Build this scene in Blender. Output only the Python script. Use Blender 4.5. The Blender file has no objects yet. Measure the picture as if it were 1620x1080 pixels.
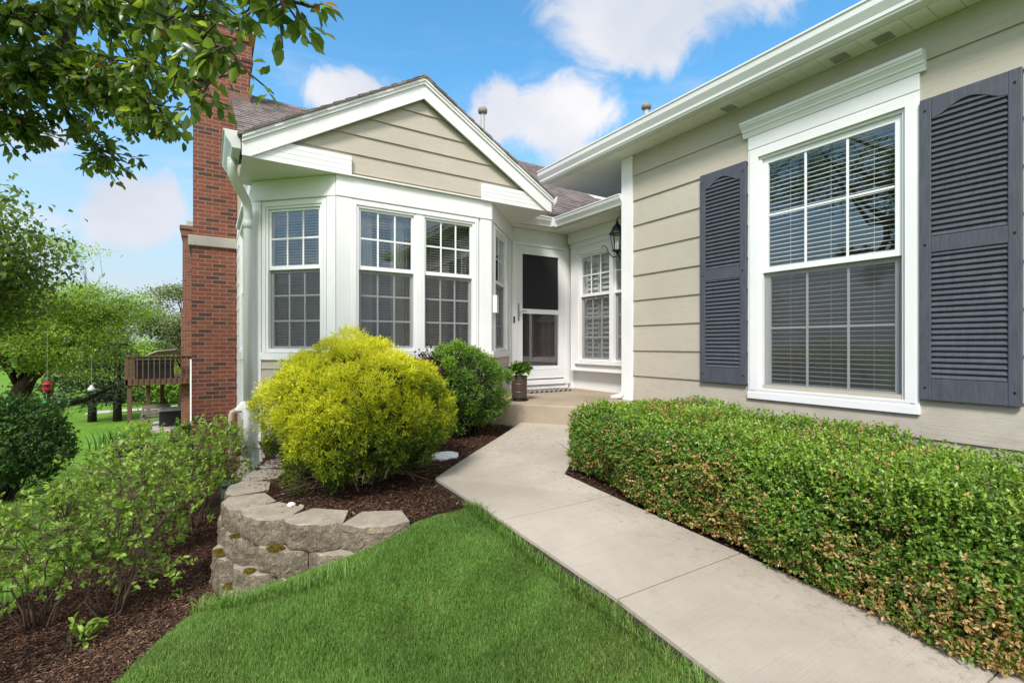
import bpy, bmesh, math, random
import numpy as np
from mathutils import Vector

random.seed(7)
RNG = np.random.default_rng(11)
SC = bpy.context.scene
COL = SC.collection

# ------------------------------------------------------------------ camera
# world: z = 0 is the photographer's eye level; +Y runs along the garage wall, +X along the bay front
cam_d = bpy.data.cameras.new("camera")
cam = bpy.data.objects.new("camera", cam_d)
COL.objects.link(cam)
cam.location = (0, 0, 0)
cam.rotation_euler = (math.radians(90), 0, math.radians(-32.3))
cam_d.sensor_width = 36.0
cam_d.lens = 761.0 / 1620.0 * 36.0
cam_d.shift_y = 5.0 / 1620.0
cam_d.clip_start = 0.05
cam_d.clip_end = 2000.0
SC.camera = cam

# ------------------------------------------------------------------ exposure
SC.view_settings.view_transform = 'Standard'
SC.view_settings.look = 'None'
SC.view_settings.exposure = 0.60
SC.view_settings.gamma = 1.0
SC.view_settings.use_curve_mapping = False
SC.cycles.max_bounces = 8
SC.cycles.transparent_max_bounces = 12
SC.cycles.diffuse_bounces = 4
SC.cycles.caustics_reflective = False
SC.cycles.caustics_refractive = False
SC.cycles.use_denoising = True

# ------------------------------------------------------------------ sun and sky
SUN_EL, SUN_AZ = 47.0, 228.0          # azimuth: degrees clockwise from +Y seen from above
sun_d = bpy.data.lights.new("sun", 'SUN')
sun = bpy.data.objects.new("sun", sun_d)
COL.objects.link(sun)
sun_d.energy = 3.25
sun_d.angle = math.radians(14)
sun_d.color = (1.0, 0.945, 0.89)
sv = Vector((math.sin(math.radians(SUN_AZ)) * math.cos(math.radians(SUN_EL)),
             math.cos(math.radians(SUN_AZ)) * math.cos(math.radians(SUN_EL)),
             math.sin(math.radians(SUN_EL))))
sun.rotation_euler = sv.to_track_quat('Z', 'Y').to_euler()
sun.location = sv * 60

world = bpy.data.worlds.new("World")
SC.world = world
world.use_nodes = True
nt = world.node_tree
for n in list(nt.nodes):
    nt.nodes.remove(n)


class NB:
    """tiny node-building helper"""
    def __init__(self, tree):
        self.t = tree

    def n(self, typ, **kw):
        nd = self.t.nodes.new(typ)
        for k, v in kw.items():
            setattr(nd, k, v)
        return nd

    def l(self, a, b):
        self.t.links.new(a, b)

    def val(self, sock, v):
        if hasattr(v, 'is_linked') or hasattr(v, 'links'):
            self.l(v, sock)
        else:
            sock.default_value = v

    def math(self, op, a, b=None, clamp=False):
        nd = self.n('ShaderNodeMath', operation=op, use_clamp=clamp)
        self.val(nd.inputs[0], a)
        if b is not None:
            self.val(nd.inputs[1], b)
        return nd.outputs[0]

    def vmath(self, op, a, b=None):
        nd = self.n('ShaderNodeVectorMath', operation=op)
        self.val(nd.inputs[0], a)
        if b is not None:
            self.val(nd.inputs[1], b)
        return nd

    def mix(self, fac, a, b, blend='MIX'):
        nd = self.n('ShaderNodeMix', data_type='RGBA', blend_type=blend)
        self.val(nd.inputs[0], fac)
        self.val(nd.inputs[6], a)
        self.val(nd.inputs[7], b)
        return nd.outputs[2]

    def noise(self, vec, scale, detail=4, rough=.55, dist=0.0):
        nd = self.n('ShaderNodeTexNoise')
        if vec is not None:
            self.l(vec, nd.inputs['Vector'])
        nd.inputs['Scale'].default_value = scale
        nd.inputs['Detail'].default_value = detail
        nd.inputs['Roughness'].default_value = rough
        nd.inputs['Distortion'].default_value = dist
        return nd.outputs[0]

    def ramp(self, fac, stops, interp='LINEAR'):
        nd = self.n('ShaderNodeValToRGB')
        nd.color_ramp.interpolation = interp
        e = nd.color_ramp.elements
        while len(e) < len(stops):
            e.new(0.5)
        for i, (p, c) in enumerate(stops):
            e[i].position = p
            e[i].color = (c[0], c[1], c[2], 1)
        self.l(fac, nd.inputs[0])
        return nd.outputs[0]

    def mapr(self, v, a, b, c=0.0, d=1.0, smooth=True):
        nd = self.n('ShaderNodeMapRange')
        nd.interpolation_type = 'SMOOTHSTEP' if smooth else 'LINEAR'
        self.val(nd.inputs[0], v)
        nd.inputs[1].default_value = a
        nd.inputs[2].default_value = b
        nd.inputs[3].default_value = c
        nd.inputs[4].default_value = d
        return nd.outputs[0]


w = NB(nt)
sky = w.n('ShaderNodeTexSky', sky_type='NISHITA')
sky.sun_disc = False
sky.sun_elevation = math.radians(SUN_EL)
sky.sun_rotation = math.radians(SUN_AZ)
sky.air_density = 1.0
sky.dust_density = 0.6
sky.ozone_density = 2.0
hs = w.n('ShaderNodeHueSaturation')
hs.inputs['Saturation'].default_value = 1.22
hs.inputs['Value'].default_value = 1.34
w.l(sky.outputs[0], hs.inputs['Color'])
tc = w.n('ShaderNodeTexCoord')
dirn = w.vmath('NORMALIZE', tc.outputs['Generated']).outputs[0]
nz1 = w.noise(dirn, 7.5, 8, .62, .5)
# clouds: soft banks in given directions of the sky, their outline broken up by noise
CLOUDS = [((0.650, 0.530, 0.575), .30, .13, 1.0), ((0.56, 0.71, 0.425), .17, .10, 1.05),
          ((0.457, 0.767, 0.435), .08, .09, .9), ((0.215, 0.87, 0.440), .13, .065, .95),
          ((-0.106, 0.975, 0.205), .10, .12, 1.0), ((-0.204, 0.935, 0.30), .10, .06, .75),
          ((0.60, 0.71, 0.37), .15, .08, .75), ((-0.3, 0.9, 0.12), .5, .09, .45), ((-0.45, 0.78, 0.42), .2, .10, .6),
          ((0.9, -0.3, 0.45), .7, .4, 1.2), ((-0.85, 0.0, 0.5), .5, .35, 1.2), ((-0.3, -0.85, 0.45), .8, .45, 1.3),  # this row and the next: unseen banks added for neutral fill light
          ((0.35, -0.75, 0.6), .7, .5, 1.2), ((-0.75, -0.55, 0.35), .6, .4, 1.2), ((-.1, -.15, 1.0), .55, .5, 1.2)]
mask = None
for c, rx, rz, amp in CLOUDS:
    v = Vector(c).normalized()
    df = w.vmath('SUBTRACT', dirn, tuple(v)).outputs[0]
    sc = w.vmath('MULTIPLY', df, (1 / rx, 1 / rx, 1 / rz)).outputs[0]
    ln = w.vmath('LENGTH', sc).outputs['Value']
    g = w.mapr(ln, 0.0, 1.25, amp, 0.0)
    mask = g if mask is None else w.math('MAXIMUM', mask, g)
mm = w.math('ADD', mask, w.math('MULTIPLY', w.math('SUBTRACT', nz1, .5), 1.5))
mm = w.math('MULTIPLY', w.mapr(mm, .34, .74), w.mapr(mask, .02, .25))
nz2 = w.noise(dirn, 3.2, 4, .5, .2)
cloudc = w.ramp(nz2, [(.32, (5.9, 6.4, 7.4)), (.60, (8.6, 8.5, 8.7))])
sep = w.n('ShaderNodeSeparateXYZ')
w.l(dirn, sep.inputs[0])
veil = w.mapr(sep.outputs[2], .0, .50, .95, 0.0)          # thin high haze thickens to the horizon
azure = w.mix(1.0, hs.outputs[0], (.86, 1.08, .97, 1), 'MULTIPLY')
skyc = w.mix(veil, azure, (2.72, 3.0, 3.42, 1))
back = w.mapr(sep.outputs[1], .30, -.35)                      # brighter unseen cloud banks behind and above the camera, added as fill light
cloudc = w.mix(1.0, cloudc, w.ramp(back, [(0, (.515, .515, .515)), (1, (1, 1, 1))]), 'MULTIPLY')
wisp = w.n('ShaderNodeMapping')
wisp.inputs['Scale'].default_value = (1.0, 1.0, 3.2)
w.l(dirn, wisp.inputs['Vector'])
nz3 = w.noise(wisp.outputs[0], 2.6, 8, .62, 1.1)
mm = w.math('MAXIMUM', mm, w.math('MULTIPLY', w.mapr(nz3, .47, .78), w.mapr(sep.outputs[2], .62, .22, .12, .75)))
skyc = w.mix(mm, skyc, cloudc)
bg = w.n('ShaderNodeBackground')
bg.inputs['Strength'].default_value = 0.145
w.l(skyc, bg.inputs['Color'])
wo = w.n('ShaderNodeOutputWorld')
w.l(bg.outputs[0], wo.inputs[0])


# ------------------------------------------------------------------ mesh helpers
ORG = {}


def tag(o, label=None, cat=None, group=None, kind=None):
    if label:
        o['label'] = label
    if cat:
        o['category'] = cat
    if group:
        o['group'] = group
    if kind:
        o['kind'] = kind
    return o


def thing(name, loc, label, cat, group=None):
    o = bpy.data.objects.new(name, None)
    o.empty_display_size = .1
    COL.objects.link(o)
    o.location = loc
    ORG[o.name] = Vector(loc)
    return tag(o, label, cat, group)


def set_uv(me):
    n = len(me.polygons)
    if not n:
        return
    uvl = me.uv_layers.new(name="UVMap")
    nv = len(me.vertices)
    co = np.empty(nv * 3)
    me.vertices.foreach_get('co', co)
    co = co.reshape(-1, 3)
    no = np.empty(n * 3)
    me.polygons.foreach_get('normal', no)
    no = no.reshape(-1, 3)
    tot = np.empty(n, dtype=np.int32)
    me.polygons.foreach_get('loop_total', tot)
    li = np.empty(len(me.loops), dtype=np.int32)
    me.loops.foreach_get('vertex_index', li)
    fi = np.repeat(np.arange(n), tot)
    N = no[fi]
    P = co[li]
    t = np.stack([-N[:, 1], N[:, 0], np.zeros(len(N))], 1)
    L = np.linalg.norm(t, axis=1)
    flat = L < .08
    t[flat] = (1, 0, 0)
    L[flat] = 1
    t /= L[:, None]
    b = np.cross(N, t)
    b[flat] = (0, 1, 0)
    uv = np.stack([(P * t).sum(1), (P * b).sum(1)], 1)
    uvl.data.foreach_set('uv', uv.astype(np.float32).ravel())


class Fr:
    """a wall frame: u runs along the wall, d outward, z up"""
    def __init__(self, o, u, n):
        self.o = Vector((o[0], o[1], 0))
        self.u = Vector((u[0], u[1], 0)).normalized()
        self.n = Vector((n[0], n[1], 0)).normalized()

    def p(self, u, z, d=0.0):
        q = self.o + self.u * u + self.n * d
        return (q.x, q.y, z)


class MB:
    def __init__(self):
        self.V = []
        self.F = []

    def add(self, vs, fs):
        b = len(self.V)
        self.V += [tuple(v) for v in vs]
        self.F += [tuple(i + b for i in f) for f in fs]

    def hexa(self, p):
        self.add(p, [(0, 3, 2, 1), (4, 5, 6, 7), (0, 1, 5, 4), (1, 2, 6, 5), (2, 3, 7, 6), (3, 0, 4, 7)])

    def box(self, x0, x1, y0, y1, z0, z1):
        self.hexa([(x0, y0, z0), (x1, y0, z0), (x1, y1, z0), (x0, y1, z0),
                   (x0, y0, z1), (x1, y0, z1), (x1, y1, z1), (x0, y1, z1)])

    def fbox(self, f, u0, u1, z0, z1, d0, d1):
        self.hexa([f.p(u0, z0, d1), f.p(u1, z0, d1), f.p(u1, z0, d0), f.p(u0, z0, d0),
                   f.p(u0, z1, d1), f.p(u1, z1, d1), f.p(u1, z1, d0), f.p(u0, z1, d0)])

    def ring(self, f, u0, u1, z0, z1, wl, wr, wb, wt, d0, d1):
        self.fbox(f, u0, u0 + wl, z0, z1, d0, d1)
        self.fbox(f, u1 - wr, u1, z0, z1, d0, d1)
        self.fbox(f, u0 + wl, u1 - wr, z0, z0 + wb, d0, d1)
        self.fbox(f, u0 + wl, u1 - wr, z1 - wt, z1, d0, d1)

    def prism(self, poly, ext):
        n = len(poly)
        e = Vector(ext)
        a = [Vector(p) for p in poly]
        self.add(a + [p + e for p in a],
                 [tuple(range(n))[::-1], tuple(range(n, 2 * n))] +
                 [(i, (i + 1) % n, (i + 1) % n + n, i + n) for i in range(n)])

    def tube(self, pts, radii, n=8, cap=True):
        pts = [Vector(p) for p in pts]
        if not hasattr(radii, '__len__'):
            radii = [radii] * len(pts)
        b = len(self.V)
        prev = None
        for i, p in enumerate(pts):
            d = (pts[min(i + 1, len(pts) - 1)] - pts[max(i - 1, 0)]).normalized()
            if prev is None:
                a = d.orthogonal().normalized()
            else:
                a = (prev - d * prev.dot(d))
                a = a.normalized() if a.length > 1e-6 else d.orthogonal().normalized()
            prev = a
            c = d.cross(a)
            for k in range(n):
                t = 2 * math.pi * k / n
                self.V.append(tuple(p + (a * math.cos(t) + c * math.sin(t)) * radii[i]))
        for i in range(len(pts) - 1):
            for k in range(n):
                q = b + i * n + k
                r = b + i * n + (k + 1) % n
                self.F.append((q, r, r + n, q + n))
        if cap:
            self.F.append(tuple(b + k for k in range(n))[::-1])
            e = b + (len(pts) - 1) * n
            self.F.append(tuple(e + k for k in range(n)))

    def lathe(self, c, prof, n=16):
        b = len(self.V)
        for r, z in prof:
            for k in range(n):
                t = 2 * math.pi * k / n
                self.V.append((c[0] + r * math.cos(t), c[1] + r * math.sin(t), c[2] + z))
        for i in range(len(prof) - 1):
            for k in range(n):
                q = b + i * n + k
                r = b + i * n + (k + 1) % n
                self.F.append((q, r, r + n, q + n))
        self.F.append(tuple(b + k for k in range(n))[::-1])
        e = b + (len(prof) - 1) * n
        self.F.append(tuple(e + k for k in range(n)))

    def build(self, name, m, parent=None, bevel=0.0, smooth=False, seg=2):
        org = ORG[parent.name] if parent is not None else Vector((0, 0, 0))
        me = bpy.data.meshes.new(name)
        me.from_pydata([(v[0] - org.x, v[1] - org.y, v[2] - org.z) for v in self.V], [], self.F)
        bm = bmesh.new()
        bm.from_mesh(me)
        bmesh.ops.recalc_face_normals(bm, faces=bm.faces)
        bm.to_mesh(me)
        bm.free()
        me.update()
        set_uv(me)
        if smooth:
            me.polygons.foreach_set('use_smooth', [True] * len(me.polygons))
        o = bpy.data.objects.new(name, me)
        COL.objects.link(o)
        me.materials.append(m)
        if parent is not None:
            o.parent = parent
        ORG[o.name] = org
        if bevel:
            md = o.modifiers.new('bevel', 'BEVEL')
            md.width = bevel
            md.segments = seg
            md.limit_method = 'ANGLE'
            md.angle_limit = math.radians(40)
        return o


def fast_mesh(name, V, tris_or_quads, m, parent=None, tone=None, smooth=False):
    """V (N,3) float array, faces (M,k) int array -> one mesh object; tone: per-vertex float attribute"""
    org = np.array(ORG[parent.name]) if parent is not None else np.zeros(3)
    me = bpy.data.meshes.new(name)
    V = np.asarray(V, dtype=np.float32) - org.astype(np.float32)
    Fa = np.asarray(tris_or_quads, dtype=np.int32)
    k = Fa.shape[1]
    me.vertices.add(len(V))
    me.vertices.foreach_set('co', V.ravel())
    me.loops.add(Fa.size)
    me.loops.foreach_set('vertex_index', Fa.ravel())
    me.polygons.add(len(Fa))
    me.polygons.foreach_set('loop_start', np.arange(0, Fa.size, k, dtype=np.int32))
    if smooth:
        me.polygons.foreach_set('use_smooth', np.ones(len(Fa), dtype=bool))
    me.update(calc_edges=True)
    if tone is not None:
        at = me.attributes.new('tone', 'FLOAT', 'POINT')
        at.data.foreach_set('value', np.asarray(tone, dtype=np.float32))
    o = bpy.data.objects.new(name, me)
    COL.objects.link(o)
    me.materials.append(m)
    if parent is not None:
        o.parent = parent
        ORG[o.name] = ORG[parent.name]
    else:
        ORG[o.name] = Vector((0, 0, 0))
    return o


def unit(a):
    return a / np.maximum(np.linalg.norm(a, axis=-1, keepdims=True), 1e-9)


def rand_dir(n, rng):
    return unit(rng.normal(size=(n, 3)))


LEAF6 = (np.array([[0, 0, 0], [.30, .42, .10], [.30, -.42, .10], [.68, .40, .10], [.68, -.40, .10], [1.0, 0, -.06],
                   [.32, 0, 0], [.68, 0, 0]]),
         np.array([[0, 6, 1], [0, 2, 6], [6, 3, 1], [6, 7, 3], [6, 2, 4], [6, 4, 7], [7, 5, 3], [7, 4, 5]]))
LEAF2 = (np.array([[0, 0, 0], [.48, .5, .10], [.48, -.5, .10], [1.0, 0, -.03]]),
         np.array([[0, 3, 1], [0, 2, 3]]))


def leaf_arrays(P, A, N, L, W, tmpl):
    """leaf base points P, axis A, face normal N, length, width"""
    T, Fc = tmpl
    A = unit(A)
    N = N - A * (N * A).sum(1, keepdims=True)
    N = unit(N)
    B = np.cross(N, A)
    n, k = len(P), len(T)
    V = (P[:, None, :] + A[:, None, :] * (T[None, :, 0:1] * L[:, None, None]) +
         B[:, None, :] * (T[None, :, 1:2] * W[:, None, None]) +
         N[:, None, :] * (T[None, :, 2:3] * L[:, None, None]))
    F = Fc[None, :, :] + (np.arange(n) * k)[:, None, None]
    return V.reshape(-1, 3), F.reshape(-1, Fc.shape[1]), k


def leaves(name, P, A, N, L, W, tone, m, parent=None, tmpl=LEAF2):
    V, F, k = leaf_arrays(P, A, N, L, W, tmpl)
    return fast_mesh(name, V, F, m, parent, np.repeat(tone, k))


def inside(poly, x, y):
    poly = np.asarray(poly)
    r = np.zeros(np.shape(x), dtype=bool)
    j = len(poly) - 1
    for i in range(len(poly)):
        xi, yi = poly[i]
        xj, yj = poly[j]
        c = ((yi > y) != (yj > y)) & (x < (xj - xi) * (y - yi) / (yj - yi + 1e-12) + xi)
        r ^= c
        j = i
    return r


def vnoise(x, y, s, seed=0):
    """cheap smooth value noise in 2-D, -1..1"""
    x = np.asarray(x) * s
    y = np.asarray(y) * s
    xi = np.floor(x).astype(np.int64)
    yi = np.floor(y).astype(np.int64)
    fx, fy = x - xi, y - yi
    fx = fx * fx * (3 - 2 * fx)
    fy = fy * fy * (3 - 2 * fy)

    def h(a, b):
        v = np.sin(a * 127.1 + b * 311.7 + seed * 74.7) * 43758.5453
        return v - np.floor(v)
    return ((h(xi, yi) * (1 - fx) + h(xi + 1, yi) * fx) * (1 - fy) +
            (h(xi, yi + 1) * (1 - fx) + h(xi + 1, yi + 1) * fx) * fy) * 2 - 1


def vnoise3(p, s, seed=0):
    return (vnoise(p[:, 0], p[:, 1], s, seed) + vnoise(p[:, 1], p[:, 2], s, seed + 3) + vnoise(p[:, 2], p[:, 0], s, seed + 5)) / 1.8


# ------------------------------------------------------------------ materials
def mat(name):
    m = bpy.data.materials.new(name)
    m.use_nodes = True
    t = m.node_tree
    b = NB(t)
    p = next(n for n in t.nodes if n.type == 'BSDF_PRINCIPLED')
    return m, b, p


def uvn(b):
    return b.n('ShaderNodeTexCoord').outputs['UV']


def objc(b):
    return b.n('ShaderNodeTexCoord').outputs['Object']


def scaled(b, vec, s):
    nd = b.n('ShaderNodeMapping')
    nd.inputs['Scale'].default_value = s
    b.l(vec, nd.inputs['Vector'])
    return nd.outputs[0]


def bump(b, p, h, strength=.3, dist=.01):
    nd = b.n('ShaderNodeBump')
    nd.inputs['Strength'].default_value = strength
    nd.inputs['Distance'].default_value = dist
    b.l(h, nd.inputs['Height'])
    b.l(nd.outputs[0], p.inputs['Normal'])


def paint(name, col, var=.06, rough=.5, grain=True, gs=.25, dirt=.0):
    m, b, p = mat(name)
    v = objc(b)
    big = b.noise(v, 1.3, 5, .6)
    c2 = tuple(x * (1 - var * 2) for x in col) + (1,)
    c1 = tuple(min(1, x * (1 + var * .5)) for x in col) + (1,)
    c = b.mix(b.mapr(big, .3, .7), c2, c1)
    if dirt:
        d = b.mapr(b.noise(v, 3.1, 8, .68, .4), .55, .8)
        c = b.mix(b.math('MULTIPLY', d, dirt), c, (.20, .19, .15, 1))
    b.l(c, p.inputs['Base Color'])
    p.inputs['Roughness'].default_value = rough
    p.inputs['Specular IOR Level'].default_value = .35
    if grain:
        g = b.noise(scaled(b, uvn(b), (3.0, 60, 1)), 2.2, 5, .6, .6)
        bump(b, p, g, gs, .003)
    return m


def plain(name, col, rough=.5, metal=0.0, spec=.4, nv=.12, ns=9.0):
    m, b, p = mat(name)
    g = b.noise(objc(b), ns, 5, .6)
    c = b.mix(b.mapr(g, .3, .7), tuple(x * (1 - nv) for x in col) + (1,), tuple(min(1, x * (1 + nv)) for x in col) + (1,))
    b.l(c, p.inputs['Base Color'])
    p.inputs['Roughness'].default_value = rough
    p.inputs['Metallic'].default_value = metal
    p.inputs['Specular IOR Level'].default_value = spec
    return m


def foliage(name, stops, rough=.45, trans=.35, spec=.35, tscale=1.5):
    m, b, p = mat(name)
    a = b.n('ShaderNodeAttribute', attribute_name='tone')
    c = b.ramp(a.outputs['Fac'], stops)
    b.l(c, p.inputs['Base Color'])
    p.inputs['Roughness'].default_value = rough
    p.inputs['Specular IOR Level'].default_value = spec
    tr = b.n('ShaderNodeBsdfTranslucent')
    c2 = b.mix(1.0, c, (tscale * 1.05, tscale, tscale * .5, 1), 'MULTIPLY')
    b.l(c2, tr.inputs['Color'])
    mx = b.n('ShaderNodeMixShader')
    mx.inputs[0].default_value = trans
    out = next(n for n in b.t.nodes if n.type == 'OUTPUT_MATERIAL')
    b.l(p.outputs[0], mx.inputs[1])
    b.l(tr.outputs[0], mx.inputs[2])
    b.l(mx.outputs[0], out.inputs[0])
    return m


M = {}
M['white'] = paint('white_painted_trim', (.755, .75, .745), .035, .45, True, .18, .05)
M['vinyl'] = paint('white_vinyl_window', (.765, .765, .765), .02, .3, False, 0, .03)
M['metalwhite'] = paint('white_enamelled_gutter', (.715, .712, .705), .03, .32, False, 0, .10)
M['soffit'] = paint('soffit_panel_white', (.78, .765, .71), .04, .5, False, 0, .12)
M['door'] = paint('storm_door_white', (.70, .70, .70), .02, .35, False, 0, .02)

# beige lap siding with pressed wood grain
m, b, p = mat('beige_lap_siding')
u = uvn(b)
gr = b.noise(scaled(b, u, (1.6, 30, 1)), 3.0, 6, .62, 1.4)
lg = b.noise(objc(b), .9, 5, .6)
c = b.mix(b.mapr(lg, .3, .7), (.415, .374, .308, 1), (.468, .425, .352, 1))
c = b.mix(b.math('MULTIPLY', b.mapr(gr, .50, .70), .38), c, (.30, .265, .205, 1))
wv = b.n('ShaderNodeTexWhiteNoise', noise_dimensions='1D')
su = b.n('ShaderNodeSeparateXYZ')
b.l(u, su.inputs[0])
b.l(b.math('FLOOR', b.math('DIVIDE', b.math('ADD', su.outputs[1], 6.512 + .31 * 3), .31)), wv.inputs['W'])
c = b.mix(b.math('MULTIPLY', wv.outputs['Value'], .16), c, (.36, .325, .26, 1))
oz = b.n('ShaderNodeSeparateXYZ')
b.l(objc(b), oz.inputs[0])
spl = b.math('MULTIPLY', b.mapr(oz.outputs[2], .95, .25), b.mapr(b.noise(objc(b), 6, 8, .75, .5), .42, .68))
c = b.mix(b.math('MULTIPLY', spl, .35), c, (.22, .19, .145, 1))
b.l(c, p.inputs['Base Color'])
p.inputs['Roughness'].default_value = .62
p.inputs['Specular IOR Level'].default_value = .3
bump(b, p, gr, .45, .006)
M['siding'] = m

# slate shutters
m, b, p = mat('slate_shutter_plastic')
u = uvn(b)
gr = b.noise(scaled(b, u, (26, 2.2, 1)), 2.6, 5, .62, 1.2)
lg = b.noise(objc(b), 7, 4, .6)
c = b.mix(b.mapr(gr, .3, .72), (.050, .054, .070, 1), (.076, .082, .104, 1))
c = b.mix(b.math('MULTIPLY', b.mapr(lg, .5, .75), .25), c, (.12, .125, .145, 1))
b.l(c, p.inputs['Base Color'])
p.inputs['Roughness'].default_value = .55
bump(b, p, gr, .35, .003)
M['shutter'] = m

# brick
def brick_mat(name, c1, c2, cd, mortar):
    m, b, p = mat(name)
    u = uvn(b)
    br = b.n('ShaderNodeTexBrick')
    b.l(u, br.inputs['Vector'])
    br.inputs['Scale'].default_value = 1.0
    br.inputs['Brick Width'].default_value = .203
    br.inputs['Row Height'].default_value = .0677
    br.inputs['Mortar Size'].default_value = .0055
    br.inputs['Mortar Smooth'].default_value = .15
    br.inputs['Color1'].default_value = (0, 0, 0, 1)
    br.inputs['Color2'].default_value = (1, 1, 1, 1)
    br.inputs['Mortar'].default_value = (.5, .5, .5, 1)
    br.inputs['Bias'].default_value = 0.0
    sp = b.n('ShaderNodeSeparateColor')
    b.l(br.outputs['Color'], sp.inputs[0])
    per = b.ramp(sp.outputs[0], [(.0, c1), (.55, c2), (.80, c1), (.84, cd), (1.0, cd)])
    fine = b.noise(objc(b), 45, 6, .65)
    per = b.mix(b.math('MULTIPLY', b.mapr(fine, .35, .7), .35), per, (c1[0] * .55, c1[1] * .5, c1[2] * .5, 1))
    mo = b.mix(b.mapr(b.noise(objc(b), 9, 4), .3, .7), tuple(x * .85 for x in mortar) + (1,), tuple(mortar) + (1,))
    col = b.mix(br.outputs['Fac'], per, mo)
    b.l(col, p.inputs['Base Color'])
    p.inputs['Roughness'].default_value = .85
    h = b.math('SUBTRACT', b.math('MULTIPLY', fine, .25), br.outputs['Fac'])
    bump(b, p, h, .55, .008)
    return m


M['brick'] = brick_mat('red_brick', (.150, .042, .024), (.215, .062, .034), (.065, .030, .022), (.265, .180, .128))


# shingles
def shingle_mat(name, stops):
    m, b, p = mat(name)
    u = uvn(b)
    br = b.n('ShaderNodeTexBrick')
    b.l(u, br.inputs['Vector'])
    br.inputs['Scale'].default_value = 1.0
    br.inputs['Brick Width'].default_value = .17
    br.inputs['Row Height'].default_value = .14
    br.inputs['Mortar Size'].default_value = .003
    br.inputs['Color1'].default_value = (0, 0, 0, 1)
    br.inputs['Color2'].default_value = (1, 1, 1, 1)
    br.inputs['Mortar'].default_value = (0, 0, 0, 1)
    br.offset_frequency = 2
    br.squash = .7
    sp = b.n('ShaderNodeSeparateColor')
    b.l(br.outputs['Color'], sp.inputs[0])
    gn = b.noise(objc(b), 160, 3, .7)
    bn = b.noise(objc(b), 2.4, 4, .6)
    f = b.math('ADD', b.math('MULTIPLY', sp.outputs[0], .55), b.math('ADD', b.math('MULTIPLY', gn, .3), b.math('MULTIPLY', bn, .25)))
    c = b.ramp(f, stops)
    b.l(c, p.inputs['Base Color'])
    p.inputs['Roughness'].default_value = .9
    bump(b, p, b.math('ADD', gn, b.math('MULTIPLY', sp.outputs[0], 1.4)), .5, .006)
    return m


M['shingle'] = shingle_mat('weathered_asphalt_shingle', [(.15, (.07, .055, .05)), (.5, (.15, .12, .11)), (.85, (.24, .195, .18))])

# concrete
def concrete(name, c1, c2, speck, rough=.85, broom=False, stain=.5):
    m, b, p = mat(name)
    v = objc(b)
    big = b.noise(v, 1.1, 6, .62, .3)
    fine = b.noise(v, 240, 3, .7)
    c = b.mix(b.mapr(big, .32, .68), c1 + (1,), c2 + (1,))
    c = b.mix(b.math('MULTIPLY', b.mapr(fine, .55, .8), speck), c, (c1[0] * .35, c1[1] * .35, c1[2] * .35, 1))
    c = b.mix(b.math('MULTIPLY', b.mapr(b.math('SUBTRACT', 1.0, fine), .58, .8), speck * .7), c, (min(1, c2[0] * 1.35), min(1, c2[1] * 1.33), min(1, c2[2] * 1.3), 1))
    st = b.mapr(b.noise(v, 4.2, 9, .72, .8), .56, .80)
    c = b.mix(b.math('MULTIPLY', st, stain), c, (c1[0] * .5, c1[1] * .47, c1[2] * .42, 1))
    if broom:
        bl_ = b.noise(scaled(b, v, (1.2, 95, 1)), 1.6, 3, .6, .2)
        c = b.mix(b.math('MULTIPLY', b.mapr(bl_, .52, .72), .22), c, (.22, .19, .155, 1))
        sx_ = b.n('ShaderNodeSeparateXYZ')
        b.l(v, sx_.inputs[0])
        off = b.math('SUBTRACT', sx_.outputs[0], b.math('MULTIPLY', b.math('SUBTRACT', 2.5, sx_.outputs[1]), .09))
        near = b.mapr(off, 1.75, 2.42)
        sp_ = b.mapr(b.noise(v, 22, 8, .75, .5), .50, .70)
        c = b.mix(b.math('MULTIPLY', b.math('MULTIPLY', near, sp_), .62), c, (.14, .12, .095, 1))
        c = b.mix(b.math('MULTIPLY', b.mapr(b.noise(v, 14, 8, .8, .6), .60, .74), .25), c, (.22, .19, .15, 1))
    b.l(c, p.inputs['Base Color'])
    p.inputs['Roughness'].default_value = rough
    p.inputs['Specular IOR Level'].default_value = .25
    h = fine
    if broom:
        br_ = b.noise(scaled(b, v, (1.5, 150, 1)), 1.6, 3, .6, .2)
        h = b.math('ADD', fine, b.math('MULTIPLY', br_, 1.6))
    bump(b, p, h, .28, .004)
    return m


M['concrete'] = concrete('broomed_pale_concrete', (.33, .288, .232), (.415, .366, .302), .34, .85, True, .34)
M['porch'] = concrete('exposed_aggregate_concrete', (.27, .215, .15), (.37, .305, .225), .8, .85, False, .4)
M['patio'] = concrete('patio_concrete', (.42, .38, .33), (.5, .46, .4), .2)
M['foundation'] = concrete('foundation_concrete', (.34, .32, .28), (.42, .40, .35), .3)
M['limestone'] = concrete('limestone_cap', (.30, .285, .25), (.40, .375, .32), .3, .9, False, .7)

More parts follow.
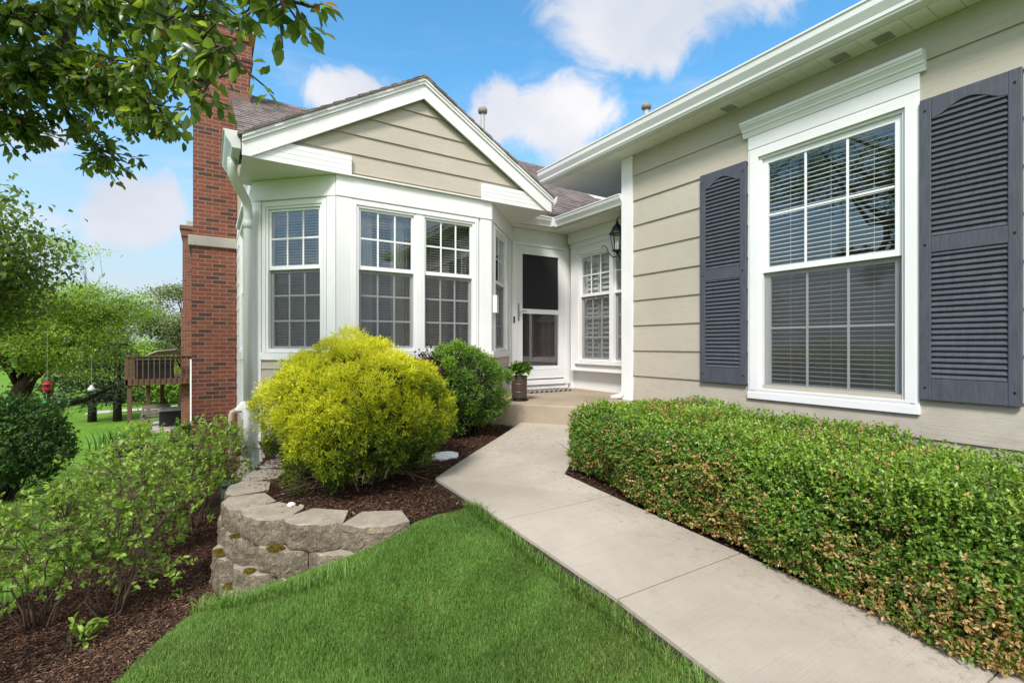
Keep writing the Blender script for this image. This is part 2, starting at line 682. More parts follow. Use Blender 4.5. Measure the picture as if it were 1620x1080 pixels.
# split-face retaining block: darker speckled face, paler top
m, b, p = mat('split_face_block')
v = objc(b)
ge = b.n('ShaderNodeNewGeometry')
fine = b.noise(v, 150, 4, .7)
mid = b.noise(v, 9, 6, .7, .4)
big = b.noise(v, 2.2, 4, .6)
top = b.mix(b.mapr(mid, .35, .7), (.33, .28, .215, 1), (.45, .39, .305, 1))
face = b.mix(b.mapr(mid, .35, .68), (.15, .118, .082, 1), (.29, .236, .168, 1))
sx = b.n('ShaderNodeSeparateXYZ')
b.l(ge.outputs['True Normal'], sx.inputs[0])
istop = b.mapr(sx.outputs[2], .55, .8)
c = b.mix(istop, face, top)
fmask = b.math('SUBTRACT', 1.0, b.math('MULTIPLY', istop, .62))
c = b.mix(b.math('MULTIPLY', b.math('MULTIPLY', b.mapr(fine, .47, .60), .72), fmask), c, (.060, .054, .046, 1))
c = b.mix(b.math('MULTIPLY', b.mapr(b.math('SUBTRACT', 1.0, fine), .56, .66), .6), c, (.50, .45, .38, 1))
c = b.mix(b.math('MULTIPLY', b.mapr(big, .55, .75), .5), c, (.17, .15, .12, 1))
b.l(c, p.inputs['Base Color'])
p.inputs['Roughness'].default_value = .95
p.inputs['Specular IOR Level'].default_value = .2
bump(b, p, b.math('ADD', fine, b.math('MULTIPLY', mid, 1.2)), .8, .012)
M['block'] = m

M['moss'] = foliage('golden_moss', [(0, (.05, .045, .008)), (.5, (.16, .115, .012)), (1, (.27, .19, .02))], .9, .15)

# glass
m, b, p = mat('window_glass')
tr = b.n('ShaderNodeBsdfTransparent')
tr.inputs[0].default_value = (.96, .97, .965, 1)
gl = b.n('ShaderNodeBsdfGlossy')
gl.inputs['Roughness'].default_value = 0.0
gl.inputs['Color'].default_value = (.95, .97, 1, 1)
fr = b.n('ShaderNodeLayerWeight')
fr.inputs[0].default_value = .5
sch = b.math('ADD', b.math('MULTIPLY', b.math('POWER', fr.outputs['Facing'], 5.0), .95), .05)
rip = b.noise(objc(b), 2.2, 2, .5)
bp = b.n('ShaderNodeBump')
bp.inputs['Strength'].default_value = .022
bp.inputs['Distance'].default_value = .02
b.l(rip, bp.inputs['Height'])
b.l(bp.outputs[0], gl.inputs['Normal'])
mx = b.n('ShaderNodeMixShader')
b.l(b.math('ADD', b.math('MULTIPLY', sch, 1.0), .03, True), mx.inputs[0])
b.l(tr.outputs[0], mx.inputs[1])
b.l(gl.outputs[0], mx.inputs[2])
b.l(mx.outputs[0], next(n for n in b.t.nodes if n.type == 'OUTPUT_MATERIAL').inputs[0])
M['glass'] = m

# insect screen: fine grey mesh that half hides what is behind
m, b, p = mat('insect_screen')
tr = b.n('ShaderNodeBsdfTransparent')
p.inputs['Base Color'].default_value = (.075, .075, .08, 1)
p.inputs['Roughness'].default_value = .7
mx = b.n('ShaderNodeMixShader')
mx.inputs[0].default_value = .26
b.l(tr.outputs[0], mx.inputs[1])
b.l(p.outputs[0], mx.inputs[2])
b.l(mx.outputs[0], next(n for n in b.t.nodes if n.type == 'OUTPUT_MATERIAL').inputs[0])
M['screen'] = m
m2 = m.copy()
m2.name = 'dark_door_screen'
for nd in m2.node_tree.nodes:
    if nd.type == 'MIX_SHADER':
        nd.inputs[0].default_value = .8
    if nd.type == 'BSDF_PRINCIPLED':
        nd.inputs['Base Color'].default_value = (.014, .012, .016, 1)
M['doorscreen'] = m2
m3 = m2.copy()
m3.name = 'pane_dim_sheet'
for nd in m3.node_tree.nodes:
    if nd.type == 'MIX_SHADER':
        nd.inputs[0].default_value = .38
    if nd.type == 'BSDF_PRINCIPLED':
        nd.inputs['Base Color'].default_value = (.030, .022, .026, 1)
M['panedim'] = m3

M['room'] = plain('dim_room_paint', (.045, .040, .038), .9)
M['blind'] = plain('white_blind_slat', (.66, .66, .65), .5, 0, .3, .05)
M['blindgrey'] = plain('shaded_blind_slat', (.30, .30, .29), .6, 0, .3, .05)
M['curtain'] = plain('pale_curtain_cloth', (.5, .5, .5), .9)
M['ventgrey'] = plain('soffit_vent_grey', (.40, .39, .35), .6)
M['maroon'] = plain('dark_red_door_paint', (.13, .026, .022), .4)
M['black'] = plain('black_metal', (.012, .012, .013), .45, .4)
M['steel'] = plain('satin_steel', (.45, .46, .47), .3, .9)
M['lanternglass'] = M['glass']
M['pot'] = plain('brown_glazed_pot', (.055, .035, .025), .35, 0, .5)
M['joint'] = plain('dark_joint_dirt', (.05, .042, .033), .95)
M['soil'] = plain('dark_soil', (.03, .02, .014), .95)
M['pvc'] = plain('tan_plastic_pipe', (.42, .33, .26), .5)
M['ventpipe'] = plain('grey_vent_pipe', (.42, .41, .38), .5)
M['ventcap'] = plain('weathered_vent_cap', (.22, .20, .17), .6)
M['flash'] = plain('brown_flashing', (.16, .085, .075), .5)
M['rubber'] = plain('black_corrugated_pipe', (.012, .013, .016), .5)
M['lid'] = plain('weathered_white_stone', (.80, .79, .76), .8)
M['redtoy'] = plain('red_bird_feeder', (.30, .012, .02), .4)
M['greentoy'] = plain('green_glass_ball', (.01, .16, .04), .25)
M['whitetoy'] = plain('white_feeder', (.55, .56, .55), .5)
M['wire'] = plain('thin_wire', (.35, .35, .35), .5)
M['greenbox'] = plain('grey_green_plastic', (.07, .10, .09), .6)
M['tank'] = plain('dark_storage_box', (.009, .009, .011), .6)
M['tanklid'] = plain('pale_box_lid', (.38, .36, .32), .6)

def wood(name, c1, c2, s=(2, 40, 1)):
    m, b, p = mat(name)
    g = b.noise(scaled(b, uvn(b), s), 2.0, 5, .6, .8)
    b.l(b.mix(b.mapr(g, .3, .7), c1 + (1,), c2 + (1,)), p.inputs['Base Color'])
    p.inputs['Roughness'].default_value = .8
    bump(b, p, g, .4, .004)
    return m


M['deckwood'] = wood('stained_deck_timber', (.060, .032, .016), (.125, .068, .034))
M['greywood'] = wood('weathered_grey_timber', (.13, .11, .09), (.24, .21, .17))


def bark_mat(name, c1, c2):
    m, b, p = mat(name)
    v = scaled(b, objc(b), (1, 1, .28))
    n1 = b.noise(v, 28, 7, .7, .6)
    b.l(b.mix(b.mapr(n1, .32, .7), c1 + (1,), c2 + (1,)), p.inputs['Base Color'])
    p.inputs['Roughness'].default_value = .92
    p.inputs['Specular IOR Level'].default_value = .15
    bump(b, p, n1, .9, .02)
    return m


M['bark'] = bark_mat('grey_brown_bark', (.045, .034, .025), (.135, .11, .085))
M['twig'] = bark_mat('brown_twig_bark', (.065, .042, .028), (.17, .12, .085))
M['darkbark'] = bark_mat('dark_wet_bark', (.022, .016, .012), (.065, .047, .034))

# ground covers
m, b, p = mat('lawn_soil_and_thatch')
v = objc(b)
n1 = b.noise(v, 1.2, 5, .6)
n2 = b.noise(v, 60, 4, .7)
c = b.mix(b.mapr(n1, .3, .7), (.10, .21, .022, 1), (.17, .32, .035, 1))
c = b.mix(b.math('MULTIPLY', b.mapr(n2, .4, .7), .6), c, (.06, .12, .014, 1))
b.l(c, p.inputs['Base Color'])
p.inputs['Roughness'].default_value = .95
p.inputs['Specular IOR Level'].default_value = .1
bump(b, p, n2, .8, .03)
M['lawn'] = m

m, b, p = mat('shredded_bark_mulch')
v = objc(b)
n1 = b.noise(v, 3.0, 5, .6)
n2 = b.noise(scaled(b, v, (1, 1.6, 1)), 70, 6, .75, 1.0)
c = b.mix(b.mapr(n2, .35, .7), (.028, .015, .010, 1), (.125, .068, .044, 1))
c = b.mix(b.math('MULTIPLY', b.mapr(n1, .4, .7), .4), c, (.04, .022, .015, 1))
b.l(c, p.inputs['Base Color'])
p.inputs['Roughness'].default_value = .95
p.inputs['Specular IOR Level'].default_value = .12
bump(b, p, n2, 1.0, .03)
M['mulch'] = m
M['chip'] = foliage('bark_shreds', [(0, (.022, .012, .008)), (.45, (.085, .046, .029)), (.8, (.17, .098, .064)), (1, (.30, .20, .14))], .9, .0, .12)
M['grass'] = foliage('grass_blades', [(0, (.40, .32, .14)), (.06, (.26, .28, .08)), (.12, (.085, .155, .025)), (.55, (.155, .29, .055)), (1, (.29, .43, .11))], .5, .35, .3, 1.3)
M['box'] = foliage('boxwood_leaves', [(0, (.48, .33, .13)), (.16, (.34, .20, .065)), (.18, (.10, .12, .02)), (.35, (.055, .115, .016)), (.65, (.14, .255, .03)), (1, (.29, .43, .055))], .38, .28, .45, 1.3)
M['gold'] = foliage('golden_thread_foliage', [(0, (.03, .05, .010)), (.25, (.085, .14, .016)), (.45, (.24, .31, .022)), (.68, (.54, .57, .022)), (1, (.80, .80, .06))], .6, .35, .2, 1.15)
M['holly'] = foliage('bright_green_shrub_leaves', [(0, (.018, .036, .008)), (.4, (.055, .12, .014)), (.7, (.15, .29, .022)), (1, (.34, .50, .05))], .42, .3, .4, 1.3)
M['lilac'] = foliage('soft_green_shrub_leaves', [(0, (.05, .09, .015)), (.4, (.16, .27, .035)), (.75, (.30, .45, .065)), (1, (.44, .57, .13))], .42, .38, .4, 1.4)
M['pear'] = foliage('glossy_pear_leaves', [(0, (.03, .055, .016)), (.4, (.075, .13, .026)), (.75, (.15, .22, .036)), (.93, (.26, .34, .055)), (.96, (.26, .10, .04)), (1, (.30, .16, .06))], .3, .45, .5, 1.9)
M['locust'] = foliage('yellow_green_tree_leaves', [(0, (.09, .15, .03)), (.4, (.22, .34, .065)), (.75, (.36, .49, .11)), (1, (.52, .60, .18))], .5, .55, .3, 1.6)
M['olive'] = foliage('grey_green_tree_leaves', [(0, (.07, .095, .045)), (.5, (.18, .23, .105)), (1, (.32, .37, .19))], .55, .35, .3, 1.3)
M['spruce'] = foliage('dark_spruce_needles', [(0, (.014, .028, .014)), (.6, (.04, .075, .034)), (1, (.09, .14, .06))], .6, .1, .2, 1.2)
M['yew'] = foliage('dark_round_shrub_leaves', [(0, (.014, .034, .010)), (.5, (.05, .12, .024)), (1, (.13, .25, .045))], .4, .25, .35, 1.3)
M['barberry'] = foliage('dark_red_leaves', [(0, (.03, .008, .010)), (.6, (.075, .02, .022)), (1, (.13, .045, .03))], .45, .3, .3, 1.2)
M['iris'] = foliage('sword_leaves', [(0, (.02, .06, .015)), (.6, (.05, .14, .03)), (1, (.10, .22, .05))], .45, .3, .35, 1.3)
M['hosta'] = foliage('pale_hosta_leaves', [(0, (.06, .12, .03)), (.5, (.16, .25, .06)), (1, (.36, .42, .16))], .45, .3, .35, 1.2)
M['petal'] = plain('cream_petal', (.7, .66, .32), .6)

# ================================================================== TERRAIN
CTRL = np.array([
    (1.5, 2.5, -1.115), (1.55, 1.6, -1.21), (1.56, 1.0, -1.26), (1.57, 0.2, -1.33), (1.44, 2.80, -1.075), (1.2, 2.76, -1.068), (1.3, 3.1, -1.22), (.98, 2.64, -1.07), (.6, 2.80, -1.21),
    (.15, 3.12, -1.43), (-.06, 3.42, -1.62), (-.37, 2.6, -1.47), (.4, 2.0, -1.38), (1.0, 1.9, -1.27), (-.7, 2.8, -1.58), (-.8, 3.6, -1.67), (-.2, 4.2, -1.73), (.1, 5, -1.82),
    (.2, 6, -1.92), (.2, 8, -2.12), (0, 10, -2.35), (-1.5, 6, -1.95), (-1.5, 4, -1.77), (-1.6, 2.5, -1.66), (-.9, 12, -2.75),
    (-2, 20, -3.55), (-2, 24, -3.72), (-1, 28, -3.78), (-3, 12, -2.75), (-6, 8, -2.45), (-8, 20, -3.6), (-4, 30, -4.0), (-20, 40, -4.0), (0, 40, -3.95), (-3, 60, -3.7),
    (1, 4, -1.6), (2, 4.5, -1.5), (1.5, 3.6, -1.45), (2.4, 5.2, -1.5), (3, 6, -1.6), (3, 0, -1.40), (2.0, 3.4, -1.2), (5, 0, -1.4), (8, -6, -1.5), (0, 0, -1.45), (0, -6, -1.6), (-5, 0, -1.85), (-20, 0, -2.6),
    (10, 10, -1.7), (20, 20, -2.2), (-60, 60, -4), (60, 60, -3), (0, 120, -3.6), (-120, -40, -3), (0, -60, -2), (80, -60, -2)])
_D = np.linalg.norm(CTRL[:, None, :2] - CTRL[None, :, :2], axis=2)
_n = len(CTRL)
_A = np.zeros((_n + 1, _n + 1))
_A[:_n, :_n] = _D
_A[:_n, _n] = _A[_n, :_n] = 1
_W = np.linalg.solve(_A, np.append(CTRL[:, 2], 0))


def T(x, y):
    x = np.asarray(x, float)
    y = np.asarray(y, float)
    d = np.sqrt((x[..., None] - CTRL[:, 0]) ** 2 + (y[..., None] - CTRL[:, 1]) ** 2)
    return d @ _W[:_n] + _W[_n] + .012 * vnoise(x, y, 1.7, 2)


def grid_sheet(name, xs, ys, zf, m, poly=None, kind='structure', lift=0.0):
    X, Y = np.meshgrid(xs, ys, indexing='ij')
    Z = zf(X, Y) + lift
    V = np.stack([X, Y, Z], -1).reshape(-1, 3)
    nx, ny = len(xs), len(ys)
    I, J = np.meshgrid(np.arange(nx - 1), np.arange(ny - 1), indexing='ij')
    a = (I * ny + J).ravel()
    F = np.stack([a, a + ny, a + ny + 1, a + 1], 1)
    if poly is not None:
        cx = V[F].mean(1)
        k = inside(poly, cx[:, 0], cx[:, 1])
        F = F[k]
        used = np.unique(F)
        rm = np.full(len(V), -1)
        rm[used] = np.arange(len(used))
        V = V[used]
        F = rm[F]
    o = fast_mesh(name, V, F, m, None, None, True)
    tag(o, kind=kind)
    return o


fine = np.arange(-4, 4.01, .06)
xs = np.concatenate([-4 - np.geomspace(.1, 700, 60)[::-1], fine, 4 + np.geomspace(.1, 700, 50)])
finey = np.arange(.2, 8.01, .06)
ys = np.concatenate([.2 - np.geomspace(.1, 700, 50)[::-1], finey, 8 + np.geomspace(.1, 900, 70)])
grid_sheet('lawn', xs, ys, T, M['lawn'])

# lower mulch bed beside the retaining wall
MULCH_LOW = [(-.04, 3.40), (-.20, 3.02), (-.37, 2.62), (-.52, 2.2), (-.75, 1.7), (-2.0, 1.6), (-2.0, 2.6), (-1.72, 3.6), (-1.25, 4.6), (-.85, 5.6), (-.62, 7.0), (-.55, 8.8),
             (.45, 9.3), (.45, 5.9), (.5, 5.1), (.3, 4.4), (.12, 3.9), (.12, 3.5)]
grid_sheet('mulch_bed', np.arange(-2.1, .6, .03), np.arange(1.5, 9.4, .03), lambda x, y: T(x, y) + .008 * vnoise(x, y, 22, 5) + .006 * vnoise(x, y, 47, 8), M['mulch'], MULCH_LOW, lift=.014)


# upper bed held by the wall
def BED(x, y):
    return -1.065 + .10 * np.clip((y - 2.7) / 2.4, 0, 1) * np.clip((x - .3) / 2.2, 0, 1) + .010 * vnoise(x, y, 3.0, 9)


MULCH_UP = [(.72, 2.93), (.98, 2.74), (1.20, 2.80), (1.43, 2.83), (1.44, 3.364), (2.048, 3.873), (2.608, 4.311), (3.10, 4.75), (2.80, 5.24), (1.13, 5.24), (.45, 5.93), (.45, 5.1), (.30, 4.4), (.20, 3.9), (.2, 3.55), (.4, 3.2)]
grid_sheet('mulch_bed', np.arange(.1, 3.3, .03), np.arange(2.6, 6.0, .03), lambda x, y: BED(x, y) + .008 * vnoise(x, y, 22, 5) + .006 * vnoise(x, y, 47, 8), M['mulch'], MULCH_UP)


# path height
def PZ(y):
    return -1.06 - (2.49 - y) * .098


def RB(x, y):
    return np.where(y < 2.9, -1.075 - (2.49 - y) * .098, -1.03 + (y - 2.9) * .06) + .006 * vnoise(x, y, 20, 3)


MULCH_R = [(2.36, 2.95), (2.42, 2.4), (2.50, 1.5), (2.57, .5), (2.57, -1.2), (4.5, -1.2), (4.5, 3.8), (3.8, 3.76), (3.66, 4.06), (2.62, 3.14)]
grid_sheet('mulch_bed', np.arange(2.3, 4.56, .04), np.arange(-1.3, 4.2, .04), RB, M['mulch'], MULCH_R)

# ------------------------------------------------------------------ concrete path and porch
SL = [
    [(2.608, 4.311, -.94), (3.143, 3.61, -.94), (3.664, 4.05, -.912), (3.125, 4.745, -.912)],
    [(2.048, 3.873, -.97), (2.600, 3.152, -.97), (3.143, 3.61, -.94), (2.608, 4.311, -.94)],
    [(1.44, 3.364, -1.0), (2.341, 2.933, -1.0), (2.600, 3.152, -.97), (2.048, 3.873, -.97)],
    [(1.44, 3.364, -1.0), (1.50, 2.496, -1.06), (2.405, 2.488, -1.06), (2.341, 2.933, -1.0)],
    [(1.50, 2.496, -1.06), (1.565, 1.585, -1.15), (2.495, 1.575, -1.15), (2.405, 2.488, -1.06)],
    [(1.565, 1.585, -1.15), (1.555, .60, -1.248), (2.68, .555, -1.248), (2.545, .9, -1.215), (2.495, 1.575, -1.15)],
    [(1.555, .60, -1.248), (1.53, -.6, -1.36), (3.2, -.6, -1.36), (2.75, .552, -1.248), (2.68, .555, -1.248)],
]
pm = MB()
for s in SL:
    c = sum((Vector(q) for q in s), Vector()) / len(s)
    q = []
    for i in range(len(s)):
        pv = Vector(s[i])
        e1 = (Vector(s[i - 1]) - pv).normalized()
        e2 = (Vector(s[(i + 1) % len(s)]) - pv).normalized()
        q.append(pv + (e1 + e2).normalized() * .0058 if (e1 + e2).length > .15 else pv + (c - pv).normalized() * .003)
    pm.prism([(a.x, a.y, a.z - .11) for a in q], (0, 0, .11))
path = pm.build('concrete_path', M['concrete'], None, .002)
tag(path, kind='structure')
pm = MB()
for s in SL:
    pm.prism([(a, b_, z - .115) for a, b_, z in s], (0, 0, .095))
tag(pm.build('path_bed', M['joint']), kind='structure')

PORCH = [(2.81, 5.235), (3.78, 3.78), (4.49, 3.78), (4.49, 4.44), (5.02, 4.44), (5.02, 6.05), (3.83, 6.05), (2.99, 5.21)]
q = MB()
q.prism([(x, y, -1.25) for x, y in PORCH], (0, 0, .55))
porch = q.build('porch_floor', M['porch'], None, .015, seg=3)
tag(porch, kind='structure')

# ================================================================== HOUSE
H = thing('town_house', (2.5, 6.5, -1.1), 'beige clapboard town house with white bay window, slate shutters and storm door', 'house')


def wall_holes(mb, f, u0, u1, z0, z1, holes, d0, d1):
    us = sorted(set([u0, u1] + [h[0] for h in holes] + [h[1] for h in holes]))
    for a, b_ in zip(us[:-1], us[1:]):
        hs_ = sorted([(h[2], h[3]) for h in holes if h[0] <= a + 1e-6 and h[1] >= b_ - 1e-6])
        z = z0
        for ha, hb in hs_:
            if ha > z:
                mb.fbox(f, a, b_, z, ha, d0, d1)
            z = hb
        if z < z1:
            mb.fbox(f, a, b_, z, z1, d0, d1)


def lap(mb, f, u0, u1, zlist, holes=(), thick=.021, thin=.005):
    for z0, z1 in zip(zlist[:-1], zlist[1:]):
        segs = [(u0, u1)]
        for hu0, hu1, hz0, hz1 in holes:
            if hz0 < z1 and hz1 > z0 and hz0 <= z0 + .02 and hz1 >= z1 - .02:
                ns = []
                for a, b_ in segs:
                    if hu0 > a and hu1 < b_:
                        ns += [(a, hu0), (hu1, b_)]
                    elif hu0 <= a and hu1 >= b_:
                        pass
                    elif hu0 > a and hu0 < b_:
                        ns += [(a, hu0)]
                    elif hu1 < b_ and hu1 > a:
                        ns += [(hu1, b_)]
                    else:
                        ns += [(a, b_)]
                segs = ns
        for a, b_ in segs:
            e = random.uniform(-.0012, .0012)
            mb.hexa([f.p(a, z0, thick + e), f.p(b_, z0, thick + e), f.p(b_, z0, .001), f.p(a, z0, .001),
                     f.p(a, z1, thin), f.p(b_, z1, thin), f.p(b_, z1, .001), f.p(a, z1, .001)])


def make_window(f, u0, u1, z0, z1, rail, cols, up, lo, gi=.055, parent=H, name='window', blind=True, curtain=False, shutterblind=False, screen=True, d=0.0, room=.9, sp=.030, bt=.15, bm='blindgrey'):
    """double-hung window filling the opening u0..u1, z0..z1; rail = (low, high) of the meeting rail"""
    o = MB()
    fw = .026
    o.ring(f, u0, u1, z0, z1, fw, fw, fw + .008, fw, d - .085, d + .016)
    win = o.build(name, M['vinyl'], parent, .003)
    a, b_ = u0 + fw, u1 - fw
    s = gi - fw
    # upper sash
    q = MB()
    zt = z1 - fw
    q.ring(f, a + .001, b_ - .001, rail[0], zt - .001, s, s, rail[1] - rail[0], s, d - .034, d - .004)
    mw = .018
    gu0, gu1 = a + s, b_ - s
    for k in range(1, cols):
        u = gu0 + (gu1 - gu0) * k / cols
        q.fbox(f, u - mw / 2, u + mw / 2, rail[1], zt - s, d - .026, d - .012)
    for k in range(1, up):
        z = rail[1] + (zt - s - rail[1]) * k / up
        q.fbox(f, gu0, gu1, z - mw / 2, z + mw / 2, d - .0255, d - .0125)
    q.build('sash', M['vinyl'], win, .002)
    q = MB()
    q.fbox(f, gu0, gu1, rail[1], zt - s, d - .0205, d - .0175)
    q.build('pane', M['glass'], win)
    # lower sash
    q = MB()
    zb = z0 + fw + .008
    q.ring(f, a + .001, b_ - .001, zb + .001, rail[0] + .012, s + .012, s, s, rail[1] - rail[0], d - .070, d - .040)
    gl0, gl1 = a + s + .012, b_ - s
    for k in range(1, cols):
        u = gl0 + (gl1 - gl0) * k / cols
        q.fbox(f, u - mw / 2, u + mw / 2, zb + s, rail[0] - .02, d - .062, d - .048)
    for k in range(1, lo):
        z = zb + s + (rail[0] - zb - s) * k / lo
        q.fbox(f, gl0, gl1, z - mw / 2, z + mw / 2, d - .0615, d - .0485)
    q.build('sash', M['vinyl'], win, .002)
    q = MB()
    q.fbox(f, gl0, gl1, zb + s, rail[0] - .02, d - .0565, d - .0535)
    q.build('pane', M['glass'], win)
    if screen:
        q = MB()
        q.fbox(f, a + .002, b_ - .002, zb + .002, rail[0] - .002, d - .026, d - .0245)
        q.build('insect_screen', M['screen'], win)
    if blind:
        q = MB()
        z = z0 + .05
        while z < z1 - .06:
            t = sp * bt
            q.hexa([f.p(u0 + .04, z - t / 2, d - .100), f.p(u1 - .04, z - t / 2, d - .100), f.p(u1 - .04, z - t * .1, d - .112), f.p(u0 + .04, z - t * .1, d - .112), f.p(u0 + .04, z + t / 2, d - .0995), f.p(u1 - .04, z + t / 2, d - .0995), f.p(u1 - .04, z + t * .5, d - .112), f.p(u0 + .04, z + t * .5, d - .112)])
            z += sp
        q.fbox(f, u0 + .04, u1 - .04, z1 - .06, z1 - .03, d - .14, d - .105)
        for uu in (.22, .5, .8):
            u = u0 + (u1 - u0) * uu
            q.fbox(f, u - .0012, u + .0012, z0 + .05, z1 - .06, d - .1105, d - .1085)
        q.build('blind', M[bm], win)
    if shutterblind:
        q = MB()
        for (ua, ub) in ((u0 + .05, (u0 + u1) / 2 - .01), ((u0 + u1) / 2 + .01, u1 - .05)):
            q.ring(f, ua, ub, z0 + .05, z1 - .05, .035, .035, .05, .05, d - .12, d - .095)
            z = z0 + .14
            while z < z1 - .13:
                q.hexa([f.p(ua + .036, z - .024, d - .092), f.p(ub - .036, z - .024, d - .092), f.p(ub - .036, z - .024, d - .100), f.p(ua + .036, z - .024, d - .100),
                        f.p(ua + .036, z + .018, d - .112), f.p(ub - .036, z + .018, d - .112), f.p(ub - .036, z + .018, d - .120), f.p(ua + .036, z + .018, d - .120)])
                z += .075
        q.build('plantation_shutter', M['blind'], win)
    if curtain:
        q = MB()
        n = 36
        for side in (0, 1):
            ua = u0 + .03 if side == 0 else u1 - .03
            ub = ua + (.20 if side == 0 else -.20)
            vs = []
            for k in range(n + 1):
                u = ua + (ub - ua) * k / n
                dd = d - .20 + .018 * math.sin(k * 1.05)
                vs += [f.p(u, z0 + .02, dd), f.p(u, z1 - .05, dd)]
            q.add(vs, [(2 * k, 2 * k + 2, 2 * k + 3, 2 * k + 1) for k in range(n)])
        q.build('curtain', M['curtain'], win, smooth=True)
    q = MB()
    A = [f.p(u0 - .15, z0 - .2, d - .14), f.p(u1 + .15, z0 - .2, d - .14), f.p(u1 + .15, z1 + .1, d - .14), f.p(u0 - .15, z1 + .1, d - .14)]
    B = [f.p(u0 - .15, z0 - .2, d - room), f.p(u1 + .15, z0 - .2, d - room), f.p(u1 + .15, z1 + .1, d - room), f.p(u0 - .15, z1 + .1, d - room)]
    q.add(A + B, [(4, 5, 6, 7), (0, 1, 5, 4), (1, 2, 6, 5), (2, 3, 7, 6), (3, 0, 4, 7)])
    q.build('room_lining', M['room'], win)
    return win


# ------------------------------------------------------------------ garage wing (wall faces -X)
G = Fr((4.5, 0), (0, 1), (-1, 0))
GW = (1.492, 2.643, -.455, 1.80)                 # window opening
q = MB()
wall_holes(q, G, -3.0, 4.43, -1.35, 2.36, [GW], -.14, 0)
q.box(4.645, 7.5, 4.28, 4.43, -1.35, 2.36)
q.build('garage_wall', M['siding'], H)
q = MB()
zc = [-1.312 + .31 * k for k in range(12)]
zc = zc[:12] + [2.358]
lap(q, G, -3.0, 4.262, zc, [(1.44, 2.70, -.50, 2.14)])
q.build('lap_siding', M['siding'], H)
q = MB()
q.fbox(G, 4.265, 4.455, -.70, 2.357, .002, .030)
q.build('corner_board', M['white'], H, .004)
q = MB()                                          # downspout kick-out at its foot
q.tube([(4.475, 4.41, -.52), (4.475, 4.42, -.60), (4.46, 4.45, -.655), (4.40, 4.56, -.685)], [.030, .034, .036, .038], 8)
q.build('downspout_shoe', M['metalwhite'], H, smooth=True)

# window trim
q = MB()
q.ring(G, 1.404, 2.747, -.455, 1.89, .088, .104, .004, .09, .002, .028)
q.ring(G, 1.425, 2.726, -.44, 1.872, .067, .083, .02, .072, .028, .036)
q.build('window_casing', M['white'], H, .004)
q = MB()
q.fbox(G, 1.400, 2.751, -.522, -.456, .002, .040)
q.fbox(G, 1.46, 2.69, -.456, -.430, .002, .034)
q.build('window_sill', M['white'], H, .004)
q = MB()
q.fbox(G, 1.404, 2.747, 1.893, 2.022, .002, .032)
q.build('header_board', M['white'], H, .004)
prof = [(0.002, 2.02), (.040, 2.02), (.044, 2.035), (.052, 2.05), (.055, 2.066), (.066, 2.068), (.070, 2.085), (.084, 2.105), (.098, 2.115), (.100, 2.13), (.108, 2.132), (.110, 2.155), (.104, 2.162), (.002, 2.165)]
q = MB()
q.prism([G.p(1.365, z, d) for d, z in prof], tuple(G.u * 1.425))
q.build('crown_moulding', M['white'], H, .002)
make_window(G, *GW, (.685, .735), 3, 2, 2, gi=.075, room=1.0, d=-.004, sp=.040, bt=.20, bm='blind')


def shutter(u0, u1, z0, z1):
    q = MB()
    st = .066
    d0, d1 = .024, .052
    q.fbox(G, u0, u0 + st, z0, z1, d0, d1)
    q.fbox(G, u1 - st, u1, z0, z1, d0, d1)
    q.fbox(G, u0 + st, u1 - st, z0, z0 + .155, d0, d1 - .003)
    q.fbox(G, u0 + st, u1 - st, .670, .785, d0, d1 - .003)
    a, b_ = u0 + st, u1 - st
    n = 24
    pts = [(a, z1), (b_, z1)]
    for k in range(n + 1):
        s = k / n
        s_ = min(max((s - .05) / .90, 0), 1)
        arch = math.sin(math.pi * s_) ** 1.5 if s_ < 1 else 0
        pts.append((b_ + (a - b_) * s, z1 - .155 + .075 * arch))
    q.prism([G.p(u, z, d0) for u, z in pts], tuple(G.n * (d1 - .003 - d0)))
    sh = q.build('shutter', M['shutter'], H, .004)
    q = MB()
    q.fbox(G, a, b_, z0 + .1, z1 - .03, .023, .0265)
    for lo, hi in ((z0 + .155, .670), (.785, z1 - .085)):
        z = lo + .004
        while z < hi + .01:
            q.hexa([G.p(a, z, .047), G.p(b_, z, .047), G.p(b_, z + .004, .027), G.p(a, z + .004, .027),
                    G.p(a, z + .010, .046), G.p(b_, z + .010, .046), G.p(b_, z + .036, .0275), G.p(a, z + .036, .0275)])
            z += .0405
    q.build('louvre_panel', M['shutter'], sh, .002)
    for u in (u0 + .033, u1 - .033):
        for z in (z0 + .09, .73, z1 - .09):
            q = MB()
            c = G.p(u, z, .052)
            q.box(c[0] - .004, c[0] + .001, c[1] - .007, c[1] + .007, c[2] - .007, c[2] + .007)
            q.build('screw_head', M['black'], sh, .002)
    return sh


shutter(2.756, 3.277, -.394, 1.80)
shutter(.866, 1.397, -.405, 1.80)

